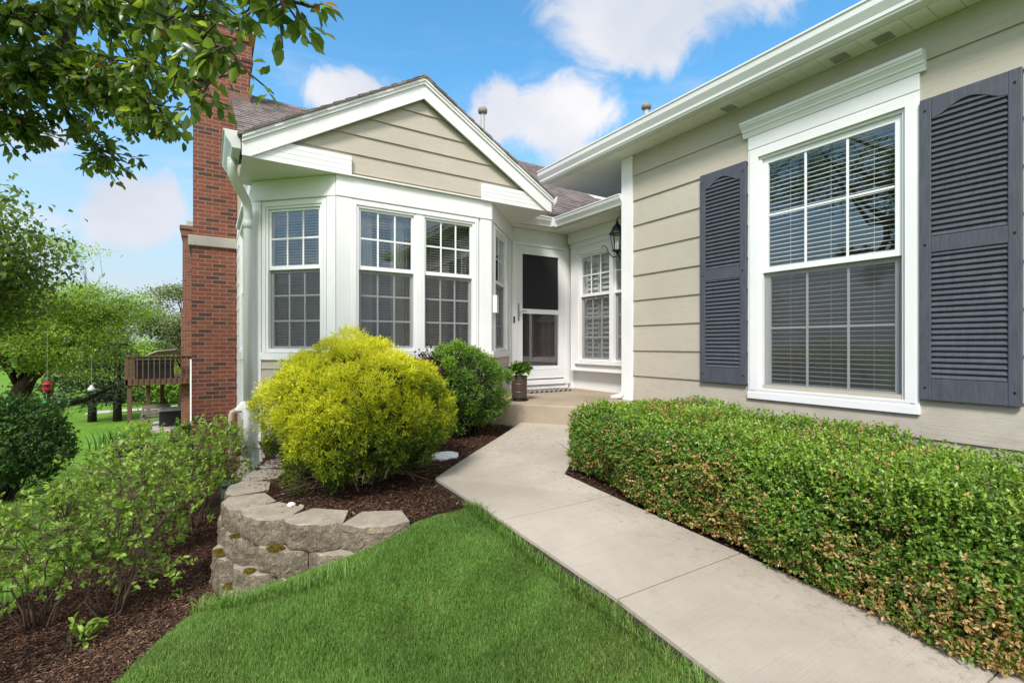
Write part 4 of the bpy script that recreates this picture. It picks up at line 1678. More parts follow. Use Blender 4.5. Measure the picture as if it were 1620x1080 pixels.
def stems(parent, base, c, r, n, m, r0=.012, seed=1, name='stems', spread=.09, twig=3, ends=None):
    rng = np.random.default_rng(seed)
    q = MB()
    nodes = []
    for k in range(n):
        d = rand_dir(1, rng)[0]
        d[2] = abs(d[2]) * .8 + .05
        tip = np.array(c) + d * np.array(r) * rng.uniform(.55, .92)
        b0 = np.array(base) + np.array([rng.uniform(-spread, spread), rng.uniform(-spread, spread), -.03])
        midp = b0 * .45 + tip * .55 + rng.normal(size=3) * .05 * np.array([1, 1, .4])
        q1 = b0 * .75 + tip * .25 + rng.normal(size=3) * .03
        q.tube([b0, q1, midp, tip], [r0, r0 * .8, r0 * .55, r0 * .25], 5)
        for s_ in np.linspace(.25, 1, 7):
            nodes.append(q1 + (midp - q1) * min(1, s_ * 2) if s_ < .5 else midp + (tip - midp) * (s_ * 2 - 1))
        for j in range(twig):
            s = rng.uniform(.3, 1)
            a = midp * (1 - s) + tip * s
            e = a + unit(rng.normal(size=3) + d * .8) * rng.uniform(.1, .25) * max(r)
            q.tube([a, (a + e) / 2 + rng.normal(size=3) * .01, e], [r0 * .4, r0 * .3, r0 * .15], 4)
    if ends is not None and nodes:
        nd = np.array(nodes)
        for e in ends:
            dd = np.linalg.norm(nd - e, axis=1)
            dd[nd[:, 2] > e[2] + .04] += .3
            a = nd[np.argmin(dd)]
            L_ = np.linalg.norm(a - e)
            md = (a + e) / 2 + rng.normal(size=3) * .10 * L_ + np.array([0, 0, .06 * L_])
            q.tube([a, md, e], [r0 * .30, r0 * .24, r0 * .14], 4, cap=False)
    return q.build(name, m, parent, smooth=True)


def clump_points(c, r, ncl, cr, per, rng, zmin=-.75, rim=.90):
    """shoots on many small mounds that together cover an ellipsoid; also returns how far each stands to the light"""
    d = rand_dir(ncl * 6, rng)
    d = d[d[:, 2] > zmin]
    keep = []
    for v_ in d:                                   # spread the mounds evenly
        if all(np.dot(v_, k_) < 1 - .5 * (cr / max(r)) ** 2 * 1.1 for k_ in keep):
            keep.append(v_)
        if len(keep) >= ncl:
            break
    D = np.array(keep)
    n0 = len(D)
    rad = rng.uniform(rim - .20, rim + .05, n0)
    Cc = np.array(c) + D * np.array(r) * rad[:, None]
    k = per
    e = rand_dir(n0 * k, rng)
    DD = np.repeat(D, k, 0)
    e = unit(e + DD * .75 + np.array([0, 0, .25]))
    size = np.repeat(cr * rng.uniform(.75, 1.25, n0), k)
    q_ = rng.uniform(.35, 1, n0 * k) ** .5
    P = np.repeat(Cc, k, 0) + e * (size * q_)[:, None]
    lit = np.clip((e * DD).sum(1) * .45 + e[:, 2] * .55, -1, 1) * q_
    return P, e, DD, lit, np.repeat(rng.normal(size=n0), k)


# ------------------------------------------------------------------ golden thread-leaf cypress
def gold_shrub():
    rng = np.random.default_rng(5)
    c, r = (.985, 3.74, -.52), (.645, .63, .52)
    t = thing('gold_cypress_shrub', (1.0, 3.72, -1.05), 'round golden yellow thread-leaf cypress bush on the walled mulch bed', 'bush')
    P, e, DD, lit, cn = clump_points(c, r, 150, .115, 80, rng, -.80, .93)
    n = len(P)
    kk = 15
    ax = unit(e * .8 + np.array([0, 0, .25]) + rng.normal(size=(n, 3)) * .35)
    a = unit(np.repeat(ax, kk, 0) + rng.normal(size=(n * kk, 3)) * .6)
    start = np.repeat(P, kk, 0) + np.repeat(ax, kk, 0) * rng.uniform(-.02, .035, (n * kk, 1)) + rng.normal(size=(n * kk, 3)) * .007
    L = rng.uniform(.014, .036, n * kk)
    W = rng.uniform(.0030, .0054, n * kk)
    # young growth at the shoot tips is yellow, older inner and lower growth green; upper-left light toned in too
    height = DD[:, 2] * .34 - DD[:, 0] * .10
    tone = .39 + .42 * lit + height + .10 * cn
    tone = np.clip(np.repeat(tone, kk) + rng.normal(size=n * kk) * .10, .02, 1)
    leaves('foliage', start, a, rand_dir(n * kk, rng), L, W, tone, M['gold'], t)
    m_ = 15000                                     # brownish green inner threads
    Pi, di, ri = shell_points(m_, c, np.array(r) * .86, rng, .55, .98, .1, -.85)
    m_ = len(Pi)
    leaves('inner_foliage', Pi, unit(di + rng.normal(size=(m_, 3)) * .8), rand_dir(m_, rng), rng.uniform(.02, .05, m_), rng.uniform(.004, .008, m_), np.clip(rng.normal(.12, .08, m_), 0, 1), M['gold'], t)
    stems(t, (1.0, 3.70, -1.05), c, r, 26, M['twig'], .013, 8, 'stems', .10, 5)
    # bare twigs showing low on the right
    q = MB()
    for k in range(120):
        az = rng.uniform(-2.6, .5)
        b0 = np.array([1.0 + .15 * math.cos(az), 3.7 + .15 * math.sin(az), -.95 + rng.uniform(0, .2)])
        e = np.array([.98 + math.cos(az) * rng.uniform(.45, .70), 3.72 + math.sin(az) * rng.uniform(.42, .62), -.95 + rng.uniform(-.05, .38)])
        mdl = (b0 + e) / 2 + rng.normal(size=3) * .05
        q.tube([b0, mdl, e], [.006, .004, .0018], 4)
    q.build('bare_twigs', M['twig'], t, smooth=True)


gold_shrub()


def leafy_shrub(name, base, c, r, n, size, m, stem_m, label, cat, group=None, seed=1, lump=.2, lo=.45, rosette=6, up=.5, tone0=.5, nst=14, lfreq=2.3, r0=.011, zmin=-.9, asp=.45, tmpl=LEAF2, toned=.22, spread=.07, link=False):
    rng = np.random.default_rng(seed)
    t = thing(name, base, label, cat, group)
    P, d, rad = shell_points(n // rosette, c, r, rng, lo, 1.0, lump, zmin, lfreq)
    nn = len(P)
    ax = unit(d * .7 + np.array([0, 0, up]) + rng.normal(size=(nn, 3)) * .35)
    k = rosette
    AX = np.repeat(ax, k, 0)
    # leaves in whorls round the shoot tip
    A = unit(AX * rng.uniform(.25, .9, (nn * k, 1)) + rand_dir(nn * k, rng) * .85)
    Pb = np.repeat(P, k, 0) - AX * rng.uniform(0, size * 1.6, (nn * k, 1))
    N = unit(AX + np.array([0, 0, .6]) + rng.normal(size=(nn * k, 3)) * .35)
    L = size * rng.uniform(.65, 1.2, nn * k)
    fresh = np.repeat(np.clip((rad - .75) / .25, 0, 1), k)
    tone = np.clip(tone0 + toned * (fresh - .4) + .14 * np.repeat(vnoise3(P, 4.0, 3), k) + np.repeat(rng.normal(size=nn) * .09, k) + rng.normal(size=nn * k) * .07, 0, 1)
    leaves('foliage', Pb, A, N, L, L * asp * rng.uniform(.8, 1.2, nn * k), tone, m, t, tmpl)
    stems(t, base, c, r, nst, stem_m, r0, seed + 50, 'stems', spread, 4, P if link else None)
    return t


# bright green shrub beside the step
def green_shrub():
    rng = np.random.default_rng(21)
    c, r, base = (2.36, 4.72, -.48), (.50, .46, .49), (2.42, 4.62, -1.0)
    t = thing('green_shrub', base, 'bright green small-leaved bush between the porch step and the yellow bush', 'bush')
    P, e, DD, lit, cn = clump_points(c, r, 70, .125, 85, rng, -.90, .88)
    n, k = len(P), 9
    ax = unit(e * .7 + np.array([0, 0, .55]) + rng.normal(size=(n, 3)) * .35)
    AX = np.repeat(ax, k, 0)
    A = unit(AX * rng.uniform(.3, .9, (n * k, 1)) + rand_dir(n * k, rng) * .8)
    Pb = np.repeat(P, k, 0) + AX * rng.uniform(-.03, .02, (n * k, 1)) + rng.normal(size=(n * k, 3)) * .006
    L = rng.uniform(.014, .028, n * k)
    tone = np.clip(np.repeat(.42 + .34 * lit + .12 * cn + .10 * DD[:, 2], k) + rng.normal(size=n * k) * .08, 0, 1)  # mound tops paler, undersides darker: shading put into the leaf tone
    leaves('foliage', Pb, A, unit(AX + rng.normal(size=(n * k, 3)) * .5), L, L * .44, tone, M['holly'], t)
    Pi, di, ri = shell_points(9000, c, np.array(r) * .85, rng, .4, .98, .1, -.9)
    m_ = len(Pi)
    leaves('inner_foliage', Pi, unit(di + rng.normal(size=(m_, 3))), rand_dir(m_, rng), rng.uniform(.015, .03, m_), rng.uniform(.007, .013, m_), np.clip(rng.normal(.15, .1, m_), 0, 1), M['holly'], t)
    stems(t, base, c, r, 24, M['darkbark'], .012, 71, 'stems', .08, 5)


green_shrub()
# dark red plant peeking between the two bushes
leafy_shrub('barberry_shrub', (1.93, 4.66, -1.0), (1.90, 4.66, -.36), (.24, .22, .37), 2600, .036, M['barberry'], M['twig'], 'small dark red-leaved shrub peeking out between the yellow and the green bush', 'bush', None, 23, .2, .5, 6, .5, .5, 8, 2.5)

# row of soft green shrubs on the lower mulch bed
lil = [((-.86, 3.98), (-.92, 4.0, -1.24), (.46, .40, .36), 1800, 'low green shrub at the front left end of the row, bare stems rising from mulch', .036),
       ((-.50, 3.86), (-.52, 3.98, -1.12), (.46, .46, .46), 2600, 'open green shrub with forked stems, second from the front of the row', .036),
       ((-1.42, 4.35), (-1.42, 4.35, -1.26), (.42, .40, .36), 1900, 'sparse green shrub cut by the left picture edge', .036),
       ((-.42, 5.10), (-.44, 5.2, -1.24), (.46, .48, .46), 2800, 'leafy green shrub in the middle of the row behind the retaining wall', .037),
       ((-.08, 6.05), (-.02, 5.95, -1.20), (.44, .46, .46), 3900, 'leafy green shrub of the row nearest the white downspout', .039),
       ((-.42, 6.95), (-.36, 6.95, -1.38), (.52, .52, .44), 3600, 'leafy green shrub in front of the utility box and brick chimney', .041),
       ((-.80, 6.1), (-.85, 6.15, -1.50), (.48, .48, .40), 2000, 'leafy green shrub of the row standing out toward the lawn', .038)]
for k, (b_, c, r, n, lab, sz) in enumerate(lil):
    z = float(T(np.array(b_[0]), np.array(b_[1])))
    leafy_shrub('lilac_shrub', (b_[0], b_[1], z), c, r, int(n), sz, M['lilac'], M['twig'], lab, 'shrub', 'green shrubs in a row beside the retaining wall', 40 + k, .45, .25, 8, .6, .60, 11, 2.6, .008, -.88, .54, LEAF6, .2, .06, True)
for k, (x, y) in enumerate([(-.56, 3.45), (-.30, 4.55)]):
    z = float(T(np.array(x), np.array(y)))
    leafy_shrub('seedling_plant', (x, y, z), (x, y, z + .09), (.12, .10, .08), 70, .05, M['lilac'], M['twig'],
                ['small leafy shoot springing from the mulch in front of the shrub row', 'small leafy shoot at the foot of the block wall'][k], 'seedling', None, 70 + k, .2, .2, 6, .6, .6, 5, 2.5, .004, -.5, .5, LEAF6)

# ------------------------------------------------------------------ boxwood hedge
def hedge():
    rng = np.random.default_rng(9)
    t = thing('boxwood_hedge', (3.1, 1.4, -1.15), 'clipped boxwood hedge with tan dead leaves, between path and shuttered window', 'hedge')
    x0, x1, y0, y1 = 2.50, 3.78, -1.0, 3.10

    def topz(x, y):
        return -.525 - .040 * (2.9 - y) - .05 * np.clip(2.66 - x, 0, 1) * 2 + .06 * vnoise(x, y, 2.2, 4) + .03 * vnoise(x, y, 5.5, 7)

    def front(y):
        return np.where(y < 2.45, .088 * (2.45 - y), 0) - .06 - .075 * np.clip((2.55 - y) / .4, 0, 1)

    def base(y):
        return np.where(y < 2.9, -1.085 - (2.49 - y) * .098, -1.04)

    nt, nf, ne = 12500, 15500, 5200
    # shoots on the top
    xt = rng.uniform(x0 + .02, x1, nt)
    yt = rng.uniform(y0, y1 - .02, nt)
    xt = np.maximum(xt, x0 + front(yt) + .03)
    Pt = np.stack([xt, yt, topz(xt, yt)], 1)
    Nt = np.tile([0, 0, 1.0], (nt, 1))
    # shoots on the path side, bulging a little
    yf = rng.uniform(y0, y1 - .05, nf)
    sf = rng.random(nf)
    zf0 = base(yf) + .05
    zf = zf0 + (topz(np.full(nf, x0 + .1), yf) - zf0) * sf
    bulge = .055 * np.sin(np.pi * np.clip(sf, 0, 1)) + .10 * vnoise(yf, zf, 3.2, 11) + .03 * vnoise(yf, zf, 8, 12)
    xf = x0 + front(yf) + .045 - bulge + .10 * np.clip(sf - .82, 0, 1) * 3
    Pf = np.stack([xf, yf, zf], 1)
    Nf = np.tile([-1.0, 0, .15], (nf, 1))
    # rounded far end
    a = rng.uniform(0, 1, ne)
    xe = x0 + .05 + (x1 - x0 - .1) * a
    se = rng.random(ne)
    ze = -1.0 + (topz(xe, np.full(ne, y1 - .1)) + 1.0) * se
    ye = y1 - .05 + .06 * np.sin(np.pi * se) + .05 * vnoise(xe, ze, 3.5, 14) - .22 * np.clip((.25 - a) / .25, 0, 1) ** 2
    Pe = np.stack([xe, ye, ze], 1)
    Ne = np.tile([-.25, 1.0, .15], (ne, 1))
    P = np.concatenate([Pt, Pf, Pe])
    N0 = np.concatenate([Nt, Nf, Ne])
    side = np.concatenate([np.zeros(nt), np.ones(nf), np.ones(ne)])
    hgt = np.concatenate([np.ones(nt), sf, se])
    n = len(P)
    depth = rng.random(n) ** 1.5 * .13
    P = P - unit(N0) * depth[:, None]
    # gaps
    g = vnoise3(P, 7.0, 5) + .5 * vnoise3(P, 15.0, 6)
    keep = (g > -.62) | (rng.random(n) < .25)
    P, N0, side, hgt, depth = P[keep], N0[keep], side[keep], hgt[keep], depth[keep]
    n = len(P)
    k = 9
    ax = unit(N0 * .8 + np.array([0, 0, .45]) + rng.normal(size=(n, 3)) * .45)
    AX = np.repeat(ax, k, 0)
    A = unit(AX * .55 + rand_dir(n * k, rng) * .9)
    Pb = np.repeat(P, k, 0) + AX * rng.uniform(-.03, .03, (n * k, 1))
    Nn = unit(AX + np.array([0, 0, .3]) + rng.normal(size=(n * k, 3)) * .5)
    L = rng.uniform(.015, .027, n * k)
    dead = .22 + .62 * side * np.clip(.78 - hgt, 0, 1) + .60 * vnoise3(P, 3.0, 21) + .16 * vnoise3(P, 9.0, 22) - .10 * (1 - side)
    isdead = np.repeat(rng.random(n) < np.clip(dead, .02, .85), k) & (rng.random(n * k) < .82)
    tone = .55 + .25 * np.repeat(1 - side, k) + .17 * np.repeat(vnoise3(P, 4.5, 8), k) - np.repeat(depth, k) * 1.3 + rng.normal(size=n * k) * .09 + .10 * np.repeat(rng.normal(size=n), k)  # top leaves lighter, deep ones darker: light and shade put into the tone
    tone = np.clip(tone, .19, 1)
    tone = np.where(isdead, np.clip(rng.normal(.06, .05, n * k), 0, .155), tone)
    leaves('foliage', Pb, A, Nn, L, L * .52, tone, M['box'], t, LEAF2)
    # woody inside
    q = MB()
    for i in range(420):
        x = rng.uniform(x0 + .15, x1 - .1)
        y = rng.uniform(y0, y1 - .1)
        x = max(x, x0 + float(front(np.array(y))) + .12)
        b0 = np.array([x, y, float(base(np.array(y))) - .03])
        e = b0 + np.array([rng.normal() * .16, rng.normal() * .18, rng.uniform(.25, .52)])
        e[0] = np.clip(e[0], x0 + .07, x1)
        e[2] = min(e[2], float(topz(np.array(e[0]), np.array(e[1]))) - .04)
        q.tube([b0, (b0 + e) / 2 + rng.normal(size=3) * .02, e], [.007, .005, .002], 4)
    q.build('branches', M['darkbark'], t, smooth=True)
    # dense dark leaves deep inside
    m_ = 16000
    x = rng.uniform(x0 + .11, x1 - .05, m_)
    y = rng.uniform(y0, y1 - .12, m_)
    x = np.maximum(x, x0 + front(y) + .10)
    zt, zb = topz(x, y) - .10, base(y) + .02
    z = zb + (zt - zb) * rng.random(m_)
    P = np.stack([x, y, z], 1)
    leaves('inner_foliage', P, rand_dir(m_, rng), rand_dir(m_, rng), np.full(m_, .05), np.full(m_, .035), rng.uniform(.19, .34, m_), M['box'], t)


hedge()


def blade_clump(name, base, n, h, w, m, label, cat, seed, spread=.08, lean=.5, group=None, tone=(.3, .8)):
    rng = np.random.default_rng(seed)
    t = thing(name, base, label, cat, group)
    V, F, TN = [], [], []
    for i in range(n):
        b0 = np.array(base) + np.array([rng.normal() * spread, rng.normal() * spread, -.01])
        d = rand_dir(1, rng)[0]
        d[2] = 0
        H_ = h * rng.uniform(.65, 1.1)
        s = np.cross(d, [0, 0, 1])
        ln = lean * rng.uniform(.3, 1.2)
        tn = rng.uniform(*tone)
        o = len(V)
        for j in range(6):
            f = j / 5
            p_ = b0 + np.array([0, 0, 1]) * H_ * (f - .25 * ln * f * f) + d * H_ * ln * f * f
            ww = w * (1 - f ** 2.2) * .5 + .0008
            V += [p_ + s * ww, p_ - s * ww]
            TN += [tn, tn]
        for j in range(5):
            F.append((o + 2 * j, o + 2 * j + 1, o + 2 * j + 3, o + 2 * j + 2))
    fast_mesh('blades', np.array(V), F, m, t, np.array(TN), True)
    return t


blade_clump('lily_plant', (2.73, 3.20, -1.02), 40, .30, .016, M['iris'], 'dark spiky strap-leaved plant at the far end of the boxwood hedge', 'plant', 3, .05, 1.0, None, (.0, .35))

# ================================================================== SMALL THINGS BY THE DOOR AND IN THE BEDS
t = thing('planter_pot', (3.30, 5.05, -.70), 'brown ribbed planter pot with a leafy green plant on the porch by the step edge', 'planter')
q = MB()
q.lathe((3.30, 5.05, -.70), [(.0, .028), (.088, .028), (.094, .034), (.098, .05), (.098, .10), (.101, .105), (.101, .113), (.098, .118), (.098, .20), (.101, .205), (.101, .213), (.098, .218), (.098, .285), (.104, .29), (.104, .31), (.094, .312), (.09, .29), (.0, .285)], 28)
q.build('pot', M['pot'], t, smooth=False)
q = MB()
q.lathe((3.30, 5.05, -.70), [(.0, .008), (.11, .008), (.112, .016), (.11, .024), (.0, .026)], 24)
for a in range(4):
    q.lathe((3.30 + .085 * math.cos(a * 1.57 + .5), 5.05 + .085 * math.sin(a * 1.57 + .5), -.70), [(.01, 0.0), (.016, .002), (.016, .008), (.008, .0085)], 10)
q.build('pot_trolley', M['black'], t)
rng = np.random.default_rng(12)
n = 260
P, d, rad = shell_points(n, (3.31, 5.04, -.31), (.155, .15, .11), rng, .35, 1, .2, -.6)
n = len(P)
leaves('foliage', P - d * .04, unit(d + np.array([0, 0, .2]) + rng.normal(size=(n, 3)) * .5), unit(d + np.array([0, 0, .8])), rng.uniform(.05, .085, n), rng.uniform(.025, .045, n), np.clip(rng.normal(.42, .15, n), 0, 1), M['holly'], t, LEAF6)
q = MB()
for k in range(9):
    d_ = rand_dir(1, rng)[0]
    q.tube([(3.30, 5.05, -.42), (3.30 + d_[0] * .06, 5.05 + d_[1] * .06, -.36), (3.30 + d_[0] * .12, 5.05 + d_[1] * .12, -.29)], [.004, .003, .002], 5)
q.build('stems', M['twig'], t)
q = MB()
for (x, y, z) in ((3.21, 5.0, -.235), (3.19, 5.06, -.25), (3.24, 4.96, -.22)):
    for k in range(6):
        a = k * 1.047
        q.add([(x, y, z), (x + .022 * math.cos(a - .4), y + .022 * math.sin(a - .4), z + .010), (x + .034 * math.cos(a), y + .034 * math.sin(a), z + .004), (x + .022 * math.cos(a + .4), y + .022 * math.sin(a + .4), z + .010)], [(0, 1, 2, 3)])
q.build('flower', M['petal'], t)

# rope door mat: looped strands
t = thing('door_mat', (4.28, 5.86, -.70), 'grey and black braided rope mat lying before the storm door', 'door mat')
ml = paint('pale_rope', (.34, .31, .27), .1, .9, False)
for col_, nm in ((ml, 'pale_strand'), (M['black'], 'dark_strand')):
    q = MB()
    for r_ in range(9):
        y = 5.70 + r_ * .037
        pts = []
        ph = 0 if col_ is ml else math.pi
        for k in range(61):
            x = 3.92 + k * .0125
            pts.append((x, y + .013 * math.sin(k * .9 + ph + r_), -.687 + .006 * math.cos(k * .9 + ph)))
        q.tube(pts, .0085, 5)
    q.build(nm, col_, t, smooth=True)

# lantern on its bracket at the garage corner
LX, LY = 4.70, 4.76
t = thing('wall_lantern', (LX, 4.456, 1.2), 'black coach lantern on a scrolled bracket beside the white garage corner', 'lantern')
q = MB()
q.lathe((LX, LY, 0), [(.0, 1.635), (.03, 1.635), (.052, 1.60), (.062, 1.585), (.064, 1.575), (.105, 1.512), (.110, 1.50), (.106, 1.492), (.0, 1.49)], 16)
q.lathe((LX, LY, 0), [(.008, 1.64), (.020, 1.648), (.022, 1.662), (.010, 1.675), (.006, 1.69), (.012, 1.70), (.006, 1.71), (.002, 1.725)], 10)
q.build('lantern_cap', M['black'], t, smooth=False)
q = MB()
for k in range(6):
    a = k * math.pi / 3 + .2
    q.tube([(LX + .095 * math.cos(a), LY + .095 * math.sin(a), 1.495), (LX + .058 * math.cos(a), LY + .058 * math.sin(a), 1.285)], .0045, 5)
    q.tube([(LX + .055 * math.cos(a), LY + .055 * math.sin(a), 1.60), (LX + .10 * math.cos(a), LY + .10 * math.sin(a), 1.50)], .004, 5)
q.lathe((LX, LY, 0), [(.0, 1.262), (.05, 1.262), (.066, 1.270), (.066, 1.283), (.0, 1.286)], 16)
q.lathe((LX, LY, 0), [(.004, 1.225), (.016, 1.235), (.018, 1.25), (.03, 1.2615)], 10)
q.build('lantern_frame', M['black'], t)
q = MB()
for k in range(6):
    a, b_ = k * math.pi / 3 + .2, (k + 1) * math.pi / 3 + .2
    q.add([(LX + .056 * math.cos(a), LY + .056 * math.sin(a), 1.288), (LX + .056 * math.cos(b_), LY + .056 * math.sin(b_), 1.288), (LX + .092 * math.cos(b_), LY + .092 * math.sin(b_), 1.489), (LX + .092 * math.cos(a), LY + .092 * math.sin(a), 1.489)], [(0, 1, 2, 3)])
q.build('lantern_glass', M['glass'], t)
q = MB()
for k in range(3):
    a = k * 2.094
    q.lathe((LX + .02 * math.cos(a), LY + .02 * math.sin(a), 1.288), [(.008, 0), (.008, .085), (.009, .087), (.002, .125)], 8)
q.build('candle', M['curtain'], t)
q = MB()
q.box(LX - .05, LX + .05, 4.4555, 4.47, 1.10, 1.40)
q.tube([(LX, 4.47, 1.18), (LX, 4.58, 1.13), (LX, 4.70, 1.17), (LX, LY, 1.228)], [.009, .009, .008, .008], 8)
q.tube([(LX, LY, 1.20), (LX, 4.84, 1.20), (LX, 4.93, 1.27), (LX, 4.97, 1.36), (LX, 5.03, 1.395), (LX, 5.06, 1.37), (LX, 5.05, 1.345)], [.008, .008, .007, .006, .006, .005, .004], 8)
q.tube([(LX, 4.47, 1.36), (LX, 4.55, 1.60), (LX, 4.66, 1.73), (LX, LY, 1.725)], [.006, .005, .005, .004], 6)
q.build('bracket', M['black'], t, smooth=True)

# broken white stepping stone on the mulch
q = MB()
pts = []
rng = np.random.default_rng(31)
for k in range(22):
    a = k / 22 * 2 * math.pi
    rr = .150 + (.012 * math.sin(3 * a) + rng.uniform(-.008, .008))
    if 4.4 < a < 4.9:
        rr *= .80
    pts.append((1.80 + rr * math.cos(a), 4.02 + rr * .92 * math.sin(a), float(BED(np.array(1.8), np.array(4.02))) - .004))
q.prism(pts, (0, 0, .028))
o = q.build('stepping_stone', M['lid'], None, .006)
tag(o, 'chipped round white stepping stone lying on the mulch beside the path', 'stepping stone')
rng = np.random.default_rng(33)


def stone(x, y, z, r, m, label, cat):
    bm = bmesh.new()
    bmesh.ops.create_icosphere(bm, subdivisions=3, radius=1)
    for v_ in bm.verts:
        p_ = np.array(v_.co)
        s = 1 + .25 * float(vnoise3(p_[None, :], 1.7, int(x * 90) % 17)[0])
        v_.co = Vector((p_[0] * r * 1.5 * s, p_[1] * r * s, p_[2] * r * .55 * s))
    me = bpy.data.meshes.new('garden_stone')
    bm.to_mesh(me)
    bm.free()
    me.polygons.foreach_set('use_smooth', [True] * len(me.polygons))
    me.materials.append(m)
    o = bpy.data.objects.new('garden_stone', me)
    o.location = (x, y, z)
    o.rotation_euler = (0, 0, rng.uniform(0, 3))
    COL.objects.link(o)
    return tag(o, label, cat)


stone(.46, 3.42, -1.045, .028, M['lid'], 'small whitish stone lying on the block wall beneath the yellow bush', 'stone')
stone(.51, 3.37, -1.05, .020, M['limestone'], 'little grey stone beside the white one beneath the yellow bush', 'stone')

# black corrugated drain outlet at the foot of the wall
dt = thing('drain_outlet', (.45, 2.70, -1.30), 'black corrugated drain pipe poking out of the grass at the foot of the block wall', 'drain pipe')
q = MB()
pts, rr = [], []
for k in range(60):
    f = k / 59
    pts.append((.42 + .115 * f, 2.735 - .055 * f, -1.315 + .075 * f))
    rr.append(.030 + (.004 if (k // 2) % 2 else 0))
q.tube(pts, rr, 16, cap=False)
q.tube([(pts[0][0], pts[0][1], pts[0][2]), (pts[0][0] + .02, pts[0][1] + .004, pts[0][2] + .008)], [.036, .036], 16, cap=False)
q.build('pipe', M['rubber'], dt, smooth=False)
q = MB()
q.lathe((.405, 2.72, -1.345), [(.0, .0), (.045, .0), (.05, .01), (.05, .02), (.04, .026), (.0, .026)], 18)
q.build('grate', M['rubber'], dt)

# meter box and splash block behind the shrubs
q = MB()
q.box(.14, .34, 6.85, 7.1, -2.08, -1.74)
q.box(.12, .36, 6.83, 7.12, -1.738, -1.70)
o = q.build('utility_box', M['greenbox'], None, .012)
tag(o, 'grey-green plastic utility box by the wall foot behind the shrubs', 'utility box')

# ================================================================== GRASS AND MULCH (stuff)
def grass_patch(name, poly, bbox, n, h, w, seed, lean=.5, zlift=0.0, m=M['grass'], tone_off=0.0, thin=None):
    rng = np.random.default_rng(seed)
    x = rng.uniform(bbox[0], bbox[1], n)
    y = rng.uniform(bbox[2], bbox[3], n)
    k = inside(poly, x, y)
    x, y = x[k], y[k]
    if thin is not None:
        k = thin(x, y, rng)
        x, y = x[k], y[k]
    n = len(x)
    z = T(x, y) + zlift
    H_ = h * rng.uniform(.55, 1.15, n) * (1 + .25 * vnoise(x, y, 3.1, 4))
    a = rng.random(n) * 2 * np.pi
    d = np.stack([np.cos(a), np.sin(a), np.zeros(n)], 1)
    s = np.stack([-np.sin(a), np.cos(a), np.zeros(n)], 1)
    ln = lean * rng.uniform(.1, 1.3, n)
    b0 = np.stack([x, y, z - .004], 1)
    up = np.array([0, 0, 1.0])
    m1 = b0 + up * (H_ * .55)[:, None] + d * (H_ * ln * .3)[:, None]
    tp = b0 + up * (H_ * (1 - .25 * ln))[:, None] + d * (H_ * ln)[:, None]
    W = w * rng.uniform(.7, 1.3, n)
    V = np.stack([b0 + s * (W / 2)[:, None], b0 - s * (W / 2)[:, None], m1 + s * (W * .42)[:, None], m1 - s * (W * .42)[:, None], tp], 1).reshape(-1, 3)
    o = (np.arange(n) * 5)[:, None]
    F = np.concatenate([o + np.array([0, 1, 3]), o + np.array([0, 3, 2]), o + np.array([2, 3, 4])], 0)
    tone = np.clip(.47 + tone_off + .24 * vnoise(x, y, 1.1, 6) + .18 * vnoise(x, y, 4.3, 7) + .10 * vnoise(x, y, 14, 9) + rng.normal(size=n) * .13, .13, 1)
    dead = rng.random(n) < np.clip(.06 + .13 * vnoise(x, y, 2.4, 15) + .06 * vnoise(x, y, 7, 16), .01, .3)
    tone = np.where(dead, rng.uniform(0, .10, n), tone)
    o = fast_mesh(name, V, F, m, None, np.repeat(tone, 5), True)
    tag(o, kind='stuff')
    return o


LAWN_F = [(1.488, 2.80), (1.49, 2.496), (1.553, 1.585), (1.545, .6), (1.5, .2), (-.9, .2), (-.75, 1.7), (-.52, 2.2), (-.36, 2.64), (-.19, 3.03), (-.05, 3.36), (.02, 3.26), (.12, 3.10), (.28, 2.96), (.44, 2.85), (.62, 2.76), (.80, 2.70), (.985, 2.66), (1.02, 2.74), (1.20, 2.83), (1.44, 2.86)]
grass_patch('grass', LAWN_F, (-.9, 1.56, .7, 3.4), 640000, .034, .0027, 3, .6)
# ragged taller blades along the path edge and the wall foot
EDGE = [(1.488, 2.85), (1.49, 2.496), (1.553, 1.585), (1.545, .6), (1.49, .6), (1.49, 1.585), (1.43, 2.48), (1.42, 2.85)]
grass_patch('grass', EDGE, (1.4, 1.56, .6, 2.9), 9000, .085, .0040, 5, .7)
FOOT = [(-.08, 3.40), (.02, 3.24), (.13, 3.04), (.29, 2.84), (.45, 2.71), (.63, 2.62), (.63, 2.54), (.43, 2.60), (.24, 2.76), (.06, 2.98), (-.06, 3.2)]
grass_patch('grass', FOOT, (-.1, .66, 2.5, 3.42), 7000, .10, .0042, 6, .8, 0, M['grass'], .05)
FAR = [(-1.25, 4.6), (-.85, 5.6), (-.62, 7.0), (-.55, 9.2), (-1.2, 14), (-8, 16), (-7, 9), (-3.2, 4.0), (-2.1, 2.6), (-1.72, 3.6)]
grass_patch('grass', FAR, (-8, -.4, 2.2, 16), 210000, .07, .0085, 7, .5, 0, M['grass'], .12)


